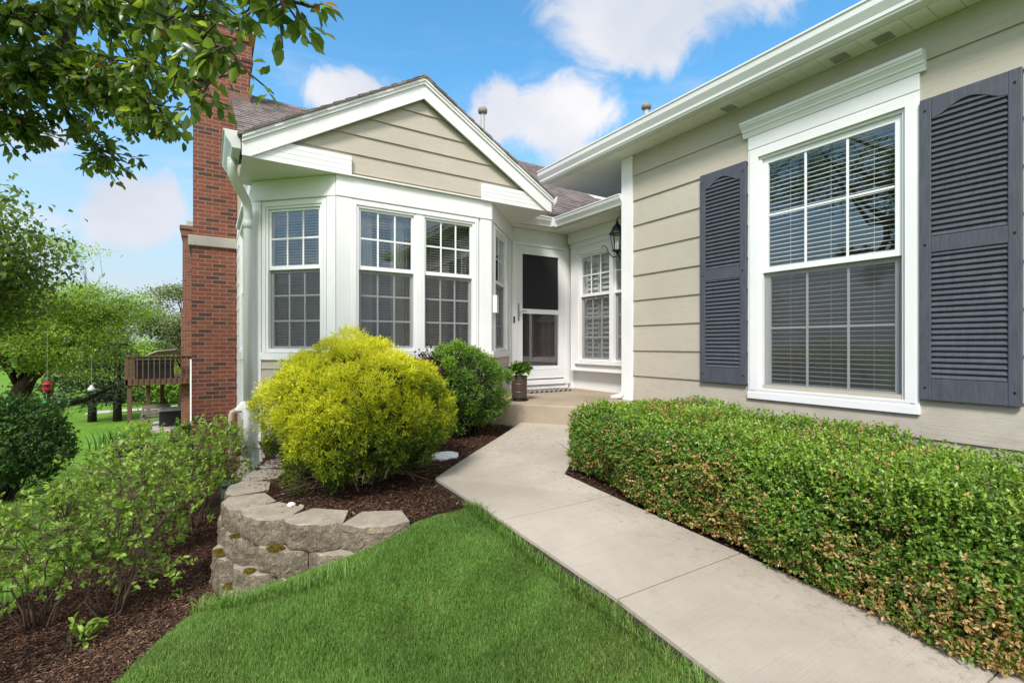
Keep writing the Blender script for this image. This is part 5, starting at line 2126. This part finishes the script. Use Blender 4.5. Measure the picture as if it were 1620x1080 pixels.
def chips(name, poly, bbox, n, zf, seed, lo=.012, hi=.05):
    rng = np.random.default_rng(seed)
    x = rng.uniform(bbox[0], bbox[1], n)
    y = rng.uniform(bbox[2], bbox[3], n)
    k = inside(poly, x, y)
    x, y = x[k], y[k]
    n = len(x)
    P = np.stack([x, y, zf(x, y) + rng.uniform(0.0, .014, n)], 1)
    a = rng.normal(.6, 1.1, n)
    A = np.stack([np.cos(a), np.sin(a), rng.normal(size=n) * .22], 1)
    N = np.array([0, 0, 1.0]) + rng.normal(size=(n, 3)) * .45
    L = rng.uniform(lo, hi, n) * rng.uniform(.5, 1, n)
    W = rng.uniform(.003, .010, n)
    tone = np.clip(rng.normal(.45, .2, n) + .14 * vnoise(x, y, 2.5, 5), 0, 1)
    tone = np.where(rng.random(n) < .03, rng.uniform(.85, 1, n), tone)
    o = leaves(name, P, A, N, L, W, tone, M['chip'])
    return tag(o, kind='stuff')


chips('mulch', MULCH_LOW, (-2.0, .5, 1.6, 6.6), 110000, lambda x, y: T(x, y) + .018, 4)
chips('mulch', MULCH_UP, (.1, 3.2, 2.7, 5.95), 60000, lambda x, y: BED(x, y) + .003, 5)
chips('mulch', MULCH_R, (2.38, 2.9, .4, 4.1), 9000, lambda x, y: RB(x, y) + .003, 6)

# ================================================================== TREES
def crown_leaves(name, C, per, spread, size, m, parent, seed, asp=.5, tmpl=LEAF2, droop=.3, tone0=.5, flat=.5, sun=(-.4, -.35, .8), centre=None, toned=.16):
    """leaves gathered round the cluster centres C"""
    rng = np.random.default_rng(seed)
    k = len(C)
    n = k * per
    P = np.repeat(C, per, 0) + rng.normal(size=(n, 3)) * np.array([1, 1, flat]) * spread
    A = unit(rng.normal(size=(n, 3)) * .8 + np.array([0, 0, -droop]))
    N = unit(rng.normal(size=(n, 3)) * .6 + np.array([0, 0, 1.0]))
    L = size * rng.uniform(.6, 1.25, n)
    tone = np.clip(tone0 + np.repeat(rng.normal(size=k) * toned, per) + rng.normal(size=n) * .09, 0, .93)
    return leaves(name, P, A, N, L, L * asp * rng.uniform(.8, 1.2, n), tone, m, parent, tmpl)


def wood_net(parent, trunk, tr, C, nl, m, seed, r_limb=.06, r_twig=.008, name='trunk', limb_from=.55, frac=1.0, sag=.0):
    """trunk tube, limbs to a few far clusters, twigs to the rest"""
    rng = np.random.default_rng(seed)
    q = MB()
    tp = [np.array(p_) for p_ in trunk]
    jt = []
    for i in range(len(tp) - 1):
        for s in (0, .5):
            jt.append(tp[i] * (1 - s) + tp[i + 1] * s)
    jt.append(tp[-1])
    rr = np.interp(np.linspace(0, 1, len(jt)), np.linspace(0, 1, len(tr)), tr)
    q.tube(jt, list(rr), 10)
    nodes = []
    start = int(len(jt) * limb_from)
    idx = rng.choice(len(C), size=min(nl, len(C)), replace=False)
    for i in idx:
        a = jt[rng.integers(start, len(jt))]
        e = C[i]
        L = np.linalg.norm(e - a)
        m1 = a + (e - a) * .33 + np.array([0, 0, .12 * L]) + rng.normal(size=3) * .06 * L
        m2 = a + (e - a) * .68 + np.array([0, 0, .10 * L]) + rng.normal(size=3) * .06 * L
        q.tube([a, m1, m2, e], [r_limb, r_limb * .7, r_limb * .42, r_limb * .12], 6)
        for s in np.linspace(.3, 1, 8):
            p_ = (1 - s) ** 3 * a + 3 * (1 - s) ** 2 * s * m1 + 3 * (1 - s) * s * s * m2 + s ** 3 * e
            nodes.append(p_)
    nodes = np.array(nodes)
    for i in range(len(C)):
        if rng.random() > frac:
            continue
        e = C[i]
        d = np.linalg.norm(nodes - e, axis=1)
        a = nodes[np.argmin(d)]
        L = d.min()
        if L < .02:
            continue
        md = (a + e) / 2 + rng.normal(size=3) * .12 * L
        q.tube([a, md, e], [r_twig, r_twig * .7, r_twig * .3], 4)
    return q.build(name, m, parent, smooth=True)


def blob_clusters(blobs, rng, lo=.35, gap=-.25, gf=1.2):
    Cs = []
    for c, r, n in blobs:
        d = rand_dir(n * 3, rng)
        rad = rng.uniform(lo ** 3, 1, n * 3) ** (1 / 3)
        P = np.array(c) + d * np.array(r) * rad[:, None] * (1 + .22 * vnoise3(d, 2.2, 3))[:, None]
        g = vnoise3(P, gf, 12)
        P = P[g > gap][:n]
        Cs.append(P)
    return np.concatenate(Cs)


def tree(name, base, label, cat, trunk, tr, blobs, per, spread, size, lm, bm_, seed, group=None, asp=.5, tmpl=LEAF2, nl=12, r_limb=.05, r_twig=.008, lo=.35, gap=-.25, flat=.55, droop=.3, tone0=.5, frac=1.0, gf=1.2, toned=.16):
    rng = np.random.default_rng(seed)
    t = thing(name, base, label, cat, group)
    C = blob_clusters(blobs, rng, lo, gap, gf)
    wood_net(t, trunk, tr, C, nl, bm_, seed + 1, r_limb, r_twig, 'trunk', .55, frac)
    crown_leaves('crown', C, per, spread, size, lm, t, seed + 2, asp, tmpl, droop, tone0, flat, toned=toned)
    return t


def gz(x, y):
    return float(T(np.array(x), np.array(y)))


# --- the pear tree leaning in from the left, over the camera
def pear():
    rng = np.random.default_rng(77)
    bx, by = -1.75, 2.35
    t = thing('pear_tree', (bx, by, gz(bx, by)), 'leafy pear tree whose limbs hang into the top left corner before the chimney', 'tree')
    BR = dict(
        B1=[(-0.64, 3.48, 1.79), (-0.32, 2.8, 1.46), (-0.06, 2.17, 1.14), (0.06, 1.86, 0.99)],
        B2=[(-0.58, 3.09, 1.77), (-0.16, 2.23, 1.34), (0.12, 1.7, 1.10), (0.27, 1.55, 1.02)],
        B3=[(-0.67, 3.56, 1.62), (-0.44, 3.24, 1.4), (-0.27, 3.01, 1.24), (-0.17, 2.81, 1.04)],
        B4=[(-0.78, 3.69, 1.54), (-0.71, 3.76, 1.38), (-0.59, 3.68, 1.21), (-0.51, 3.63, 1.08)],
        B5=[(-0.89, 3.64, 1.54), (-0.95, 3.78, 1.36), (-0.87, 3.84, 1.22)],
        B6=[(-1.08, 3.64, 1.59), (-1.08, 3.75, 1.38), (-1.0, 3.8, 1.24)],
        B7=[(-0.64, 3.48, 1.79), (-0.74, 3.31, 1.62), (-0.89, 3.29, 1.62)],
        B8=[(-0.67, 3.56, 1.62), (-0.33, 2.93, 1.36), (-0.09, 2.42, 1.12), (0.01, 2.17, 1.0)],
        B9=[(-0.64, 3.48, 1.79), (-0.37, 2.72, 1.53), (-0.17, 2.35, 1.29), (0.01, 2.0, 1.16)],
        B10=[(-0.67, 3.56, 1.62), (-0.6, 3.93, 1.62), (-0.46, 4.08, 1.62), (-0.37, 4.02, 1.52)],
        B11=[(-0.67, 3.56, 1.62), (-.62, 3.40, 1.50), (-.52, 3.30, 1.36), (-.42, 3.20, 1.30)],
        B12=[(-.89, 3.64, 1.54), (-.86, 3.50, 1.44), (-.75, 3.45, 1.38)],
        B13=[(-0.64, 3.48, 1.79), (-.5, 3.2, 1.72), (-.32, 2.95, 1.62), (-.2, 2.75, 1.5)])
    dens = dict(B1=270, B2=390, B3=600, B4=360, B5=420, B6=420, B7=520, B8=330, B9=440, B10=460, B11=560, B12=460, B13=480)
    q = MB()
    z0 = gz(bx, by)
    q.tube([(bx, by, z0 - .05), (bx + .03, by + .1, z0 + .6), (bx + .02, by + .35, .35), (bx + .10, by + .62, 1.15), (bx + .22, by + .85, 1.9), (bx + .3, by + .95, 2.9)], [.15, .125, .11, .10, .075, .04], 12)
    q.tube([(bx + .22, by + .85, 1.9), (-1.1, 3.42, 2.15), (-.80, 3.47, 2.2), (-0.63, 3.47, 2.07), (-0.64, 3.48, 1.79), (-0.67, 3.56, 1.64), (-0.78, 3.69, 1.54), (-0.89, 3.64, 1.55), (-1.08, 3.64, 1.62), (-1.3, 3.6, 1.75)],
           [.075, .065, .06, .055, .046, .044, .046, .036, .03, .012], 10)
    P, A, N, S = [], [], [], []
    for kx, pts in BR.items():
        pts = [np.array(p_) for p_ in pts]
        q.tube(pts, list(np.linspace(.014, .004, len(pts))), 6)
        seg = np.array(pts)
        n = dens[kx]
        # side twigs carry the leaves
        for j in range(max(5, n // 11)):
            s = rng.uniform(.12, 1.0) * (len(pts) - 1)
            i = min(int(s), len(pts) - 2)
            a = seg[i] + (seg[i + 1] - seg[i]) * (s - i)
            d = unit(rng.normal(size=3) + np.array([0, 0, -.05]) + unit(seg[i + 1] - seg[i]) * .6)
            ln = rng.uniform(.06, .20)
            e = a + d * ln
            q.tube([a, (a + e) / 2 + rng.normal(size=3) * .008, e], [.0042, .0034, .0022], 5)
            for l in range(11):
                f = rng.uniform(.15, 1.05)
                p_ = a + d * ln * f + rng.normal(size=3) * .006
                ax = unit(rng.normal(size=3) * .75 + d * .45 + np.array([0, 0, -.55]))
                P.append(p_ + ax * rng.uniform(.010, .025))
                A.append(ax)
                S.append(rng.uniform(.038, .068))
    P, A, S = np.array(P), np.array(A), np.array(S)
    n = len(P)
    N = unit(rng.normal(size=(n, 3)) * .6 + np.array([0, 0, .75]))
    tone = np.clip(rng.normal(.52, .22, n), 0, .92)
    tone = np.where(rng.random(n) < .012, rng.uniform(.955, 1, n), tone)
    leaves('foliage', P, A, N, S, S * rng.uniform(.5, .66, n), tone, M['pear'], t, LEAF6)
    # upper crown, above the frame
    C = blob_clusters([((-1.5, 3.1, 3.0), (1.0, 1.0, .8), 45), ((-.75, 3.2, 2.75), (.8, .8, .5), 40), ((-1.7, 4.9, 3.5), (1.2, 1.2, .8), 60), ((-2.2, 6.3, 4.0), (1.1, 1.1, .8), 50)], rng, .3, -.3, 1.1)
    forks = [np.array(f_) for f_ in ((bx + .13, by + .66, 1.3), (bx + .2, by + .80, 1.75), (bx + .25, by + .88, 2.2), (bx + .28, by + .92, 2.6), (bx + .3, by + .95, 2.9))]
    nodes = []
    for k_, i_ in enumerate(rng.choice(len(C), size=13, replace=False)):
        a, e = forks[k_ % 5], C[i_]
        L = np.linalg.norm(e - a)
        m1 = a + (e - a) * .33 + np.array([0, 0, .16 * L]) + rng.normal(size=3) * .09 * L
        m2 = a + (e - a) * .68 + np.array([0, 0, .12 * L]) + rng.normal(size=3) * .09 * L
        q.tube([a, m1, m2, e], [.042, .030, .018, .005], 7)
        for s_ in np.linspace(.25, 1, 9):
            nodes.append((1 - s_) ** 3 * a + 3 * (1 - s_) ** 2 * s_ * m1 + 3 * (1 - s_) * s_ * s_ * m2 + s_ ** 3 * e)
    nodes = np.array(nodes)
    for e in C:
        a = nodes[np.argmin(np.linalg.norm(nodes - e, axis=1))]
        L = np.linalg.norm(e - a)
        q.tube([a, a + (e - a) * .5 + rng.normal(size=3) * .13 * L + np.array([0, 0, .08 * L]), e], [.010, .007, .003], 5)
    q.build('trunk', M['bark'], t, smooth=True)
    crown_leaves('crown', C, 44, .18, .064, M['pear'], t, 79, .58, LEAF2, .5, .46, .8)


pear()

# --- reddish-green pear further back on the left
x, y = -3.35, 8.15
tree('pear_tree', (x, y, gz(x, y)), 'dark green tree with reddish young leaves in front of the yellow-green one', 'tree',
     [(x, y, gz(x, y) - .1), (x + .05, y, -1.0), (x + .1, y + .05, 0), (x + .2, y + .1, 1.0)], [.13, .11, .09, .05],
     [((-3.0, 8.2, 1.05), (1.40, 1.2, 1.05), 240), ((-2.5, 8.35, .70), (.75, .6, .6), 90)], 64, .16, .075, M['pear'], M['bark'], 101, None, .58, LEAF2, 14, .05, .007, .3, -.30, .8, .4, .52, 1.0, 1.3)

# --- yellow-green tree with low spreading limbs
x, y = -3.55, 14.0
tree('crabapple_tree', (x, y, gz(x, y)), 'broad yellow-green tree with dark forked trunk and a bird feeder in its low limbs', 'tree',
     [(x, y, gz(x, y) - .1), (x + .02, y, -1.75), (x + .25, y - .05, -1.0), (x + .48, y - .1, -.42), (x + .55, y - .1, .1)], [.24, .19, .16, .13, .08],
     [((-3.1, 13.8, 1.15), (1.9, 1.6, 1.3), 380), ((-2.3, 13.6, .15), (1.1, 1.0, .85), 150), ((-4.6, 13.8, .5), (1.7, 1.6, 1.4), 140), ((-1.95, 13.4, .85), (.95, .9, .75), 110)], 84, .20, .055, M['locust'], M['darkbark'], 111, None, .5, LEAF2, 26, .05, .006, .3, -.10, .28, .25, .52, .8, 1.3, .20)
ct = bpy.data.objects['crabapple_tree']
q = MB()
q.tube([(x + .02, y, -1.65), (x + .35, y - .1, -1.42), (x + .8, y - .15, -1.32), (x + 1.3, y - .2, -1.2), (x + 1.75, y - .2, -.95)], [.10, .085, .07, .05, .02], 8)
q.tube([(x + .45, y - .1, -.45), (x + .2, y - .1, .15), (x + .05, y - .1, .7)], [.09, .07, .03], 8)
q.tube([(x + .48, y - .1, -.42), (x + .95, y - .15, -.05), (x + 1.4, y - .2, .12), (x + 1.9, y - .2, .22)], [.085, .06, .045, .02], 8)
q.tube([(x + .50, y - .1, -.38), (x + .62, y - .15, .25), (x + .95, y - .2, .75)], [.085, .06, .02], 8)
q.build('limbs', M['darkbark'], ct, smooth=True)

# --- dark rounded shrub before it
x, y = -2.95, 11.6
leafy_shrub('yew_shrub', (x, y, gz(x, y)), (x, y, -1.72), (1.0, .9, .82), 26000, .060, M['yew'], M['darkbark'], 'large dark green rounded shrub beneath the yellow-green tree', 'bush', None, 121, .2, .55, 7, .5, .45, 18, 2.2, .02, -.85, .5)

# --- bird feeders hanging from the tree
fx, fy = -2.54, 12.25
t = thing('bird_feeder', (fx, fy, -.86), 'red hanging bird feeder under a limb of the yellow-green tree', 'bird feeder')
q = MB()
q.lathe((fx, fy, -.86), [(.0, .0), (.07, .0), (.08, .015), (.08, .04), (.045, .05), (.052, .115), (.088, .12), (.065, .15), (.02, .175), (.0, .18)], 14)
q.build('body', M['redtoy'], t)
q = MB()
q.tube([(fx, fy, -.68), (fx, fy, .3)], .0025, 4)
q.build('wire', M['wire'], t)
fx, fy = -2.56, 12.3
t = thing('glass_ornament', (fx, fy, -1.16), 'green glass ball hanging below the red bird feeder', 'ornament')
q = MB()
q.lathe((fx, fy, -1.16), [(.0, 0), (.035, .01), (.058, .035), (.065, .065), (.058, .095), (.035, .12), (.01, .13)], 14)
q.build('ball', M['greentoy'], t, smooth=True)
q = MB()
q.tube([(fx, fy, -1.03), (fx, fy, -.87)], .005, 4)
q.build('wire', M['wire'], t)
fx, fy = -1.84, 11.81
t = thing('bird_feeder', (fx, fy, -.88), 'white bulb-shaped bird feeder hanging from the tip of the yellow-green tree', 'bird feeder')
q = MB()
q.lathe((fx, fy, -.88), [(.0, 0), (.042, .007), (.060, .035), (.056, .063), (.032, .09), (.02, .12), (.0, .13)], 14)
q.build('body', M['whitetoy'], t, smooth=True)
q = MB()
q.tube([(fx, fy, -.75), (fx, fy, -.2)], .0025, 4)
q.build('wire', M['wire'], t)

# --- grey-green tree between deck and sky
x, y = -1.2, 30.5
tree('olive_tree', (x, y, gz(x, y)), 'grey-green loose tree rising behind the timber deck beside the brick chimney', 'tree',
     [(x, y, gz(x, y) - .1), (x + .1, y, -2.2), (x + .2, y, -.8), (x + .3, y, .6)], [.18, .16, .13, .07],
     [((-.9, 30.0, 1.1), (2.1, 1.8, 2.3), 260), ((-.3, 29.2, -.1), (1.3, 1.2, 1.2), 120), ((-2.1, 29.6, .2), (1.2, 1.2, 1.4), 90)], 52, .24, .13, M['olive'], M['darkbark'], 131, None, .5, LEAF2, 18, .06, .012, .3, -.3, .6, .3, .5, .7, 1.0)


# --- dark conifers
def spruce(x, y, h, r, label, seed):
    rng = np.random.default_rng(seed)
    z0 = gz(x, y)
    t = thing('spruce_tree', (x, y, z0), label, 'tree', 'dark spruces beyond the lawn')
    q = MB()
    q.tube([(x, y, z0 - .1), (x, y, z0 + h * .5), (x, y, z0 + h)], [.20, .13, .02], 8)
    P, A, L = [], [], []
    nw = int(h / .26)
    for k in range(nw):
        f = k / nw
        zz = z0 + 1.25 + (h - 1.3) * f
        for j in range(11):
            a = rng.uniform(0, 6.283)
            ln = r * (1 - f) ** .85 * rng.uniform(.75, 1.1)
            e = np.array([x + math.cos(a) * ln, y + math.sin(a) * ln, zz - .22 * ln - rng.uniform(0, .15)])
            q.tube([(x, y, zz), e], [.02, .006], 4)
            m_ = int(16 * ln / r) + 4
            for l in range(m_):
                s = rng.uniform(.2, 1.02)
                P.append(np.array([x, y, zz]) * (1 - s) + e * s + rng.normal(size=3) * .05)
                A.append(np.array([math.cos(a), math.sin(a), -.5]) + rng.normal(size=3) * .6)
                L.append(rng.uniform(.12, .26))
    q.build('trunk', M['darkbark'], t, smooth=True)
    n = len(P)
    leaves('crown', np.array(P), np.array(A), rand_dir(n, rng), np.array(L), np.full(n, .05), np.clip(rng.normal(.45, .2, n), 0, 1), M['spruce'], t)


spruce(-5.1, 32.9, 5.4, 1.9, 'dark spruce, the nearer of the pair, with bare trunk showing over the lawn', 141)
spruce(-4.0, 32.3, 5.8, 1.9, 'dark spruce behind the first one, just left of the timber deck', 142)

# --- far row of trees closing the view
for k, (x, y, r, h) in enumerate([(-9, 44, 3.2, 4.6), (-4.5, 47, 3.0, 4.2), (-.8, 50, 3.2, 4.4), (-14, 42, 3.6, 5.4), (3.5, 56, 3.4, 5.0), (-20, 40, 4, 6), (-7, 56, 3.4, 5.2), (-2.5, 40, 1.4, 2.4)]):
    z0 = gz(x, y)
    lab = ['mid-green round tree far behind the spruces', 'light green tree far beyond the deck posts', 'green tree far off behind the deck', 'broad tree far beyond the left lawn',
           'distant tree half hidden by the chimney', 'big distant tree at the far left', 'tall tree in the second far row', 'low bushy tree on the far lawn'][k]
    tree('broadleaf_tree', (x, y, z0), lab, 'tree', [(x, y, z0 - .1), (x, y, z0 + h * .3), (x, y, z0 + h * .6)], [.25, .2, .1],
         [((x, y, z0 + h * .58), (r, r * .8, h * .46), 150)], 26, .42, .30, [M['olive'], M['locust'], M['holly']][k % 3], M['darkbark'], 150 + k, 'trees beyond the lawn', .55, LEAF2, 8, .09, .02, .4, -.5, .7, .3, .42, .2, .5)

# ================================================================== NEIGHBOUR'S HOUSE, DECK AND YARD
NX, NY = -.62, 17.0
Hn = thing('town_house', (3.5, 30, -3.7), 'neighbouring town house with a second red brick chimney behind the first', 'house')
q = MB()
q.box(-.20, 9.0, 24.6, 33, -3.9, 2.0)
q.prism([(-.20, 24.6, 2.0), (-.20, 33, 2.0), (-.20, 28.8, 4.5)], (9.2, 0, 0))
q.build('wall', M['siding'], Hn)
q = MB()
roof_plane(q, (-.3, 24.2, 1.8), (1, 0, 0), (0, 1, .62), 9.4, math.hypot(4.6, 4.6 * .62))
roof_plane(q, (9.1, 33.4, 1.8), (-1, 0, 0), (0, -1, .62), 9.4, math.hypot(4.6, 4.6 * .62))
q.build('roof', M['shingle'], Hn)
q = MB()
q.box(-.98, -.21, 25.2, 26.5, -3.9, 1.55)
q.box(-.93, -.21, 25.25, 26.45, 1.551, 4.70)
q.box(-.98, -.16, 25.2, 26.5, 4.701, 5.0)
q.box(-1.03, -.11, 25.15, 26.55, 5.001, 5.16)
c_ = q.build('chimney', M['brick'], Hn)
q = MB()
q.box(-.9, -.3, 25.3, 26.4, 5.162, 5.22)
q.box(-.80, -.4, 25.4, 26.3, 5.222, 5.42)
q.build('chimney_crown', M['limestone'], c_, .01)
q = MB()
q.box(-.64, -.52, 24.45, 24.57, -3.7, -.62)
q.build('downspout', M['white'], Hn, .004)

dk = thing('timber_deck', (-1.5, 26.5, -3.75), 'raised brown timber deck on square posts with baluster railing behind the chimney', 'deck')
DX0, DX1, DY0, DY1, DZ = -2.80, -.55, 24.8, 28.4, -1.42
q = MB()
y = DY0
while y < DY1:
    q.box(DX0, DX1, y + .003, y + .137, DZ - .035, DZ)
    y += .14
q.build('floor_boards', M['deckwood'], dk)
q = MB()
q.box(DX0 - .02, DX1, DY0 - .045, DY0 - .002, DZ - .24, DZ - .002)
q.box(DX0 - .045, DX0 - .002, DY0, DY1, DZ - .24, DZ - .002)
for k in range(6):
    x = DX0 + .3 + k * .4
    q.box(x, x + .04, DY0, DY1, DZ - .22, DZ - .037)
q.build('joist_frame', M['deckwood'], dk)
for x, y in ((DX0 + .03, DY0 + .03), (-2.42, 28.0), (-1.92, 28.3), (DX1 - .25, 28.2)):
    q = MB()
    q.box(x, x + .145, y, y + .145, gz(x, y) - .1, DZ - .245)
    q.build('post', M['deckwood'], dk, .004)
q = MB()
q.box(DX0 - .06, DX1, DY0 - .07, DY0 + .08, DZ + .92, DZ + .96)
q.box(DX0 - .06, DX0 + .08, DY0 + .081, DY1, DZ + .92, DZ + .96)
q.box(DX0 - .01, DX1, DY0 - .001, DY0 + .037, DZ + .83, DZ + .919)
q.box(DX0 - .01, DX0 + .028, DY0 + .038, DY1, DZ + .83, DZ + .919)
q.box(DX0 - .045, DX0 + .06, DY0 - .045, DY0 - .0015, DZ - .24, DZ + .918)
q.build('rail', M['deckwood'], dk)
k = 0
x = DX0 + .16
while x < DX1:
    q = MB()
    q.box(x, x + .036, DY0 - .085, DY0 - .0465, DZ - .15, DZ + .90)
    q.build('baluster', M['deckwood'], dk)
    x += .185
y = DY0 + .3
while y < DY1:
    q = MB()
    q.box(DX0 - .085, DX0 - .0465, y, y + .036, DZ - .15, DZ + .90)
    q.build('baluster', M['deckwood'], dk)
    y += .3
q = MB()
q.box(-2.55, -1.25, 25.1, 25.6, DZ + .002, DZ + .74)
q.box(-2.58, -1.22, 25.07, 25.63, DZ + .741, DZ + .80)
o = q.build('storage_box', M['tank'], None, .02)
tag(o, 'long black box standing on the deck behind the balusters', 'storage box')
q = MB()
for (x0, x1, z0_, z1_) in ((-2.2, -1.5, .0, .1), ):
    q.prism([(-2.35, 26.6, DZ + .9), (-1.9, 26.3, DZ + 1.12), (-1.2, 26.3, DZ + 1.2), (-.9, 26.6, DZ + 1.02), (-1.6, 27.2, DZ + 1.05)], (0, 0, .03))
q.tube([(-1.6, 26.7, DZ + .002), (-1.6, 26.7, DZ + .95)], .03, 8)
o = q.build('patio_table', M['tanklid'], None, .004)
tag(o, 'pale folded table or awning top showing above the deck rail', 'table')

# patio under the deck
q = MB()
q.prism([(-2.4, 25.6, gz(-2, 25.6) - .10), (-.55, 25.2, gz(-.6, 25.2) - .10), (-.6, 29, gz(-.6, 29) - .05), (-2.2, 29.2, gz(-2.2, 29) - .05)], (0, 0, .16))
o = q.build('patio', M['patio'], None)
tag(o, kind='structure')
tb = thing('hot_tub', (-1.35, 27.0, -3.65), 'dark square hot tub with a pale lid under the deck', 'hot tub')
q = MB()
q.box(-1.85, -.85, 26.6, 27.6, -3.72, -3.0)
q.build('body', M['tank'], tb, .04)
q = MB()
q.box(-1.88, -.82, 26.57, 27.63, -2.998, -2.90)
q.build('lid', M['tanklid'], tb, .03)
# slatted grey bench
bx, by = -2.02, 27.4
bz = gz(bx, by)
bn = thing('garden_bench', (bx, by, bz), 'small weathered grey slatted bench on the lawn before the deck', 'bench')
q = MB()
for k in range(4):
    q.box(bx - .52, bx + .52, by - .22 + k * .11, by - .13 + k * .11, bz + .40, bz + .425)
q.build('seat', M['greywood'], bn, .004)
q = MB()
for k in range(4):
    z = bz + .50 + k * .115
    q.box(bx - .52, bx + .52, by + .22 + k * .022, by + .245 + k * .022, z, z + .085)
n_ = 14
pts = [(bx - .52, by + .31, bz + .93)] + [(bx - .52 + 1.04 * i / n_, by + .31, bz + .98 + .07 * math.sin(math.pi * i / n_)) for i in range(n_ + 1)] + [(bx + .52, by + .31, bz + .93)]
q.prism(pts, (0, .025, 0))
q.build('backrest', M['greywood'], bn, .004)
for sx in (-.54, .47):
    q = MB()
    q.box(bx + sx, bx + sx + .07, by - .24, by - .17, bz - .06, bz + .60)
    q.hexa([(bx + sx, by + .16, bz - .06), (bx + sx + .07, by + .16, bz - .06), (bx + sx + .07, by + .24, bz - .06), (bx + sx, by + .24, bz - .06), (bx + sx, by + .34, bz + 1.0), (bx + sx + .07, by + .34, bz + 1.0), (bx + sx + .07, by + .40, bz + 1.0), (bx + sx, by + .40, bz + 1.0)])
    q.box(bx + sx - .01, bx + sx + .08, by - .28, by + .30, bz + .602, bz + .635)
    q.build('leg', M['greywood'], bn, .004)

blade_clump('iris_plant', (-2.75, 22.0, gz(-2.75, 22.0)), 90, .75, .045, M['iris'], 'clump of dark green sword-shaped leaves on the lawn beside the deck post', 'plant', 161, .30, .45)
blade_clump('iris_plant', (-2.15, 20.2, gz(-2.15, 20.2)), 60, .5, .04, M['iris'], 'smaller clump of sword-shaped leaves nearer the house', 'plant', 162, .22, .5)


def hosta(x, y, r, label, seed):
    rng = np.random.default_rng(seed)
    z = gz(x, y)
    t = thing('hosta_plant', (x, y, z), label, 'plant', 'hostas along the neighbour bed')
    n = 130
    a = rng.random(n) * 6.283
    rr = np.sqrt(rng.random(n)) * r
    P = np.stack([x + np.cos(a) * rr * .6, y + np.sin(a) * rr * .6, z + .12 + .22 * (1 - rr / r) + rng.random(n) * .05], 1)
    A = np.stack([np.cos(a), np.sin(a), rng.normal(.1, .3, n)], 1)
    leaves('foliage', P, A, unit(rng.normal(size=(n, 3)) * .35 + np.array([0, 0, 1])), rng.uniform(.2, .32, n), rng.uniform(.13, .2, n), np.clip(rng.normal(.5, .25, n), 0, 1), M['hosta'], t, LEAF6)
    q = MB()
    for k in range(20):
        q.tube([(x, y, z - .02), P[k]], [.008, .005], 4)
    q.build('stalks', M['iris'], t)


hosta(-2.3, 19.0, .42, 'pale variegated hosta in front of the deck post', 171)
hosta(-1.7, 18.4, .45, 'pale variegated hosta nearer the brick wall', 172)
hosta(-2.45, 20.4, .35, 'pale variegated hosta beside the bench', 173)
leafy_shrub('green_shrub', (-.62, 17.2, gz(-.62, 17.2)), (-.62, 17.2, gz(-.62, 17.2) + .45), (.42, .42, .48), 3600, .07, M['holly'], M['darkbark'], 'small round bush against the left edge of the brick chimney', 'bush', None, 181, .2, .5, 6, .5, .38, 8)
leafy_shrub('green_shrub', (-2.5, 24.2, gz(-2.5, 24.2)), (-2.4, 24.4, gz(-2.5, 24.2) + .30), (.55, .4, .38), 3600, .08, M['locust'], M['darkbark'], 'bright yellow-green low bush beside the deck post', 'bush', None, 182, .2, .5, 6, .5, .6, 8)
# far garden path seen under the deck
q = MB()
q.prism([(-6, 36.6, gz(-6, 36.6) + .01), (4, 35.0, gz(4, 35) + .01), (4, 36.0, gz(4, 36) + .01), (-6, 37.8, gz(-6, 37.8) + .01)], (0, 0, .04))
o = q.build('path', M['patio'], None)
tag(o, kind='structure')
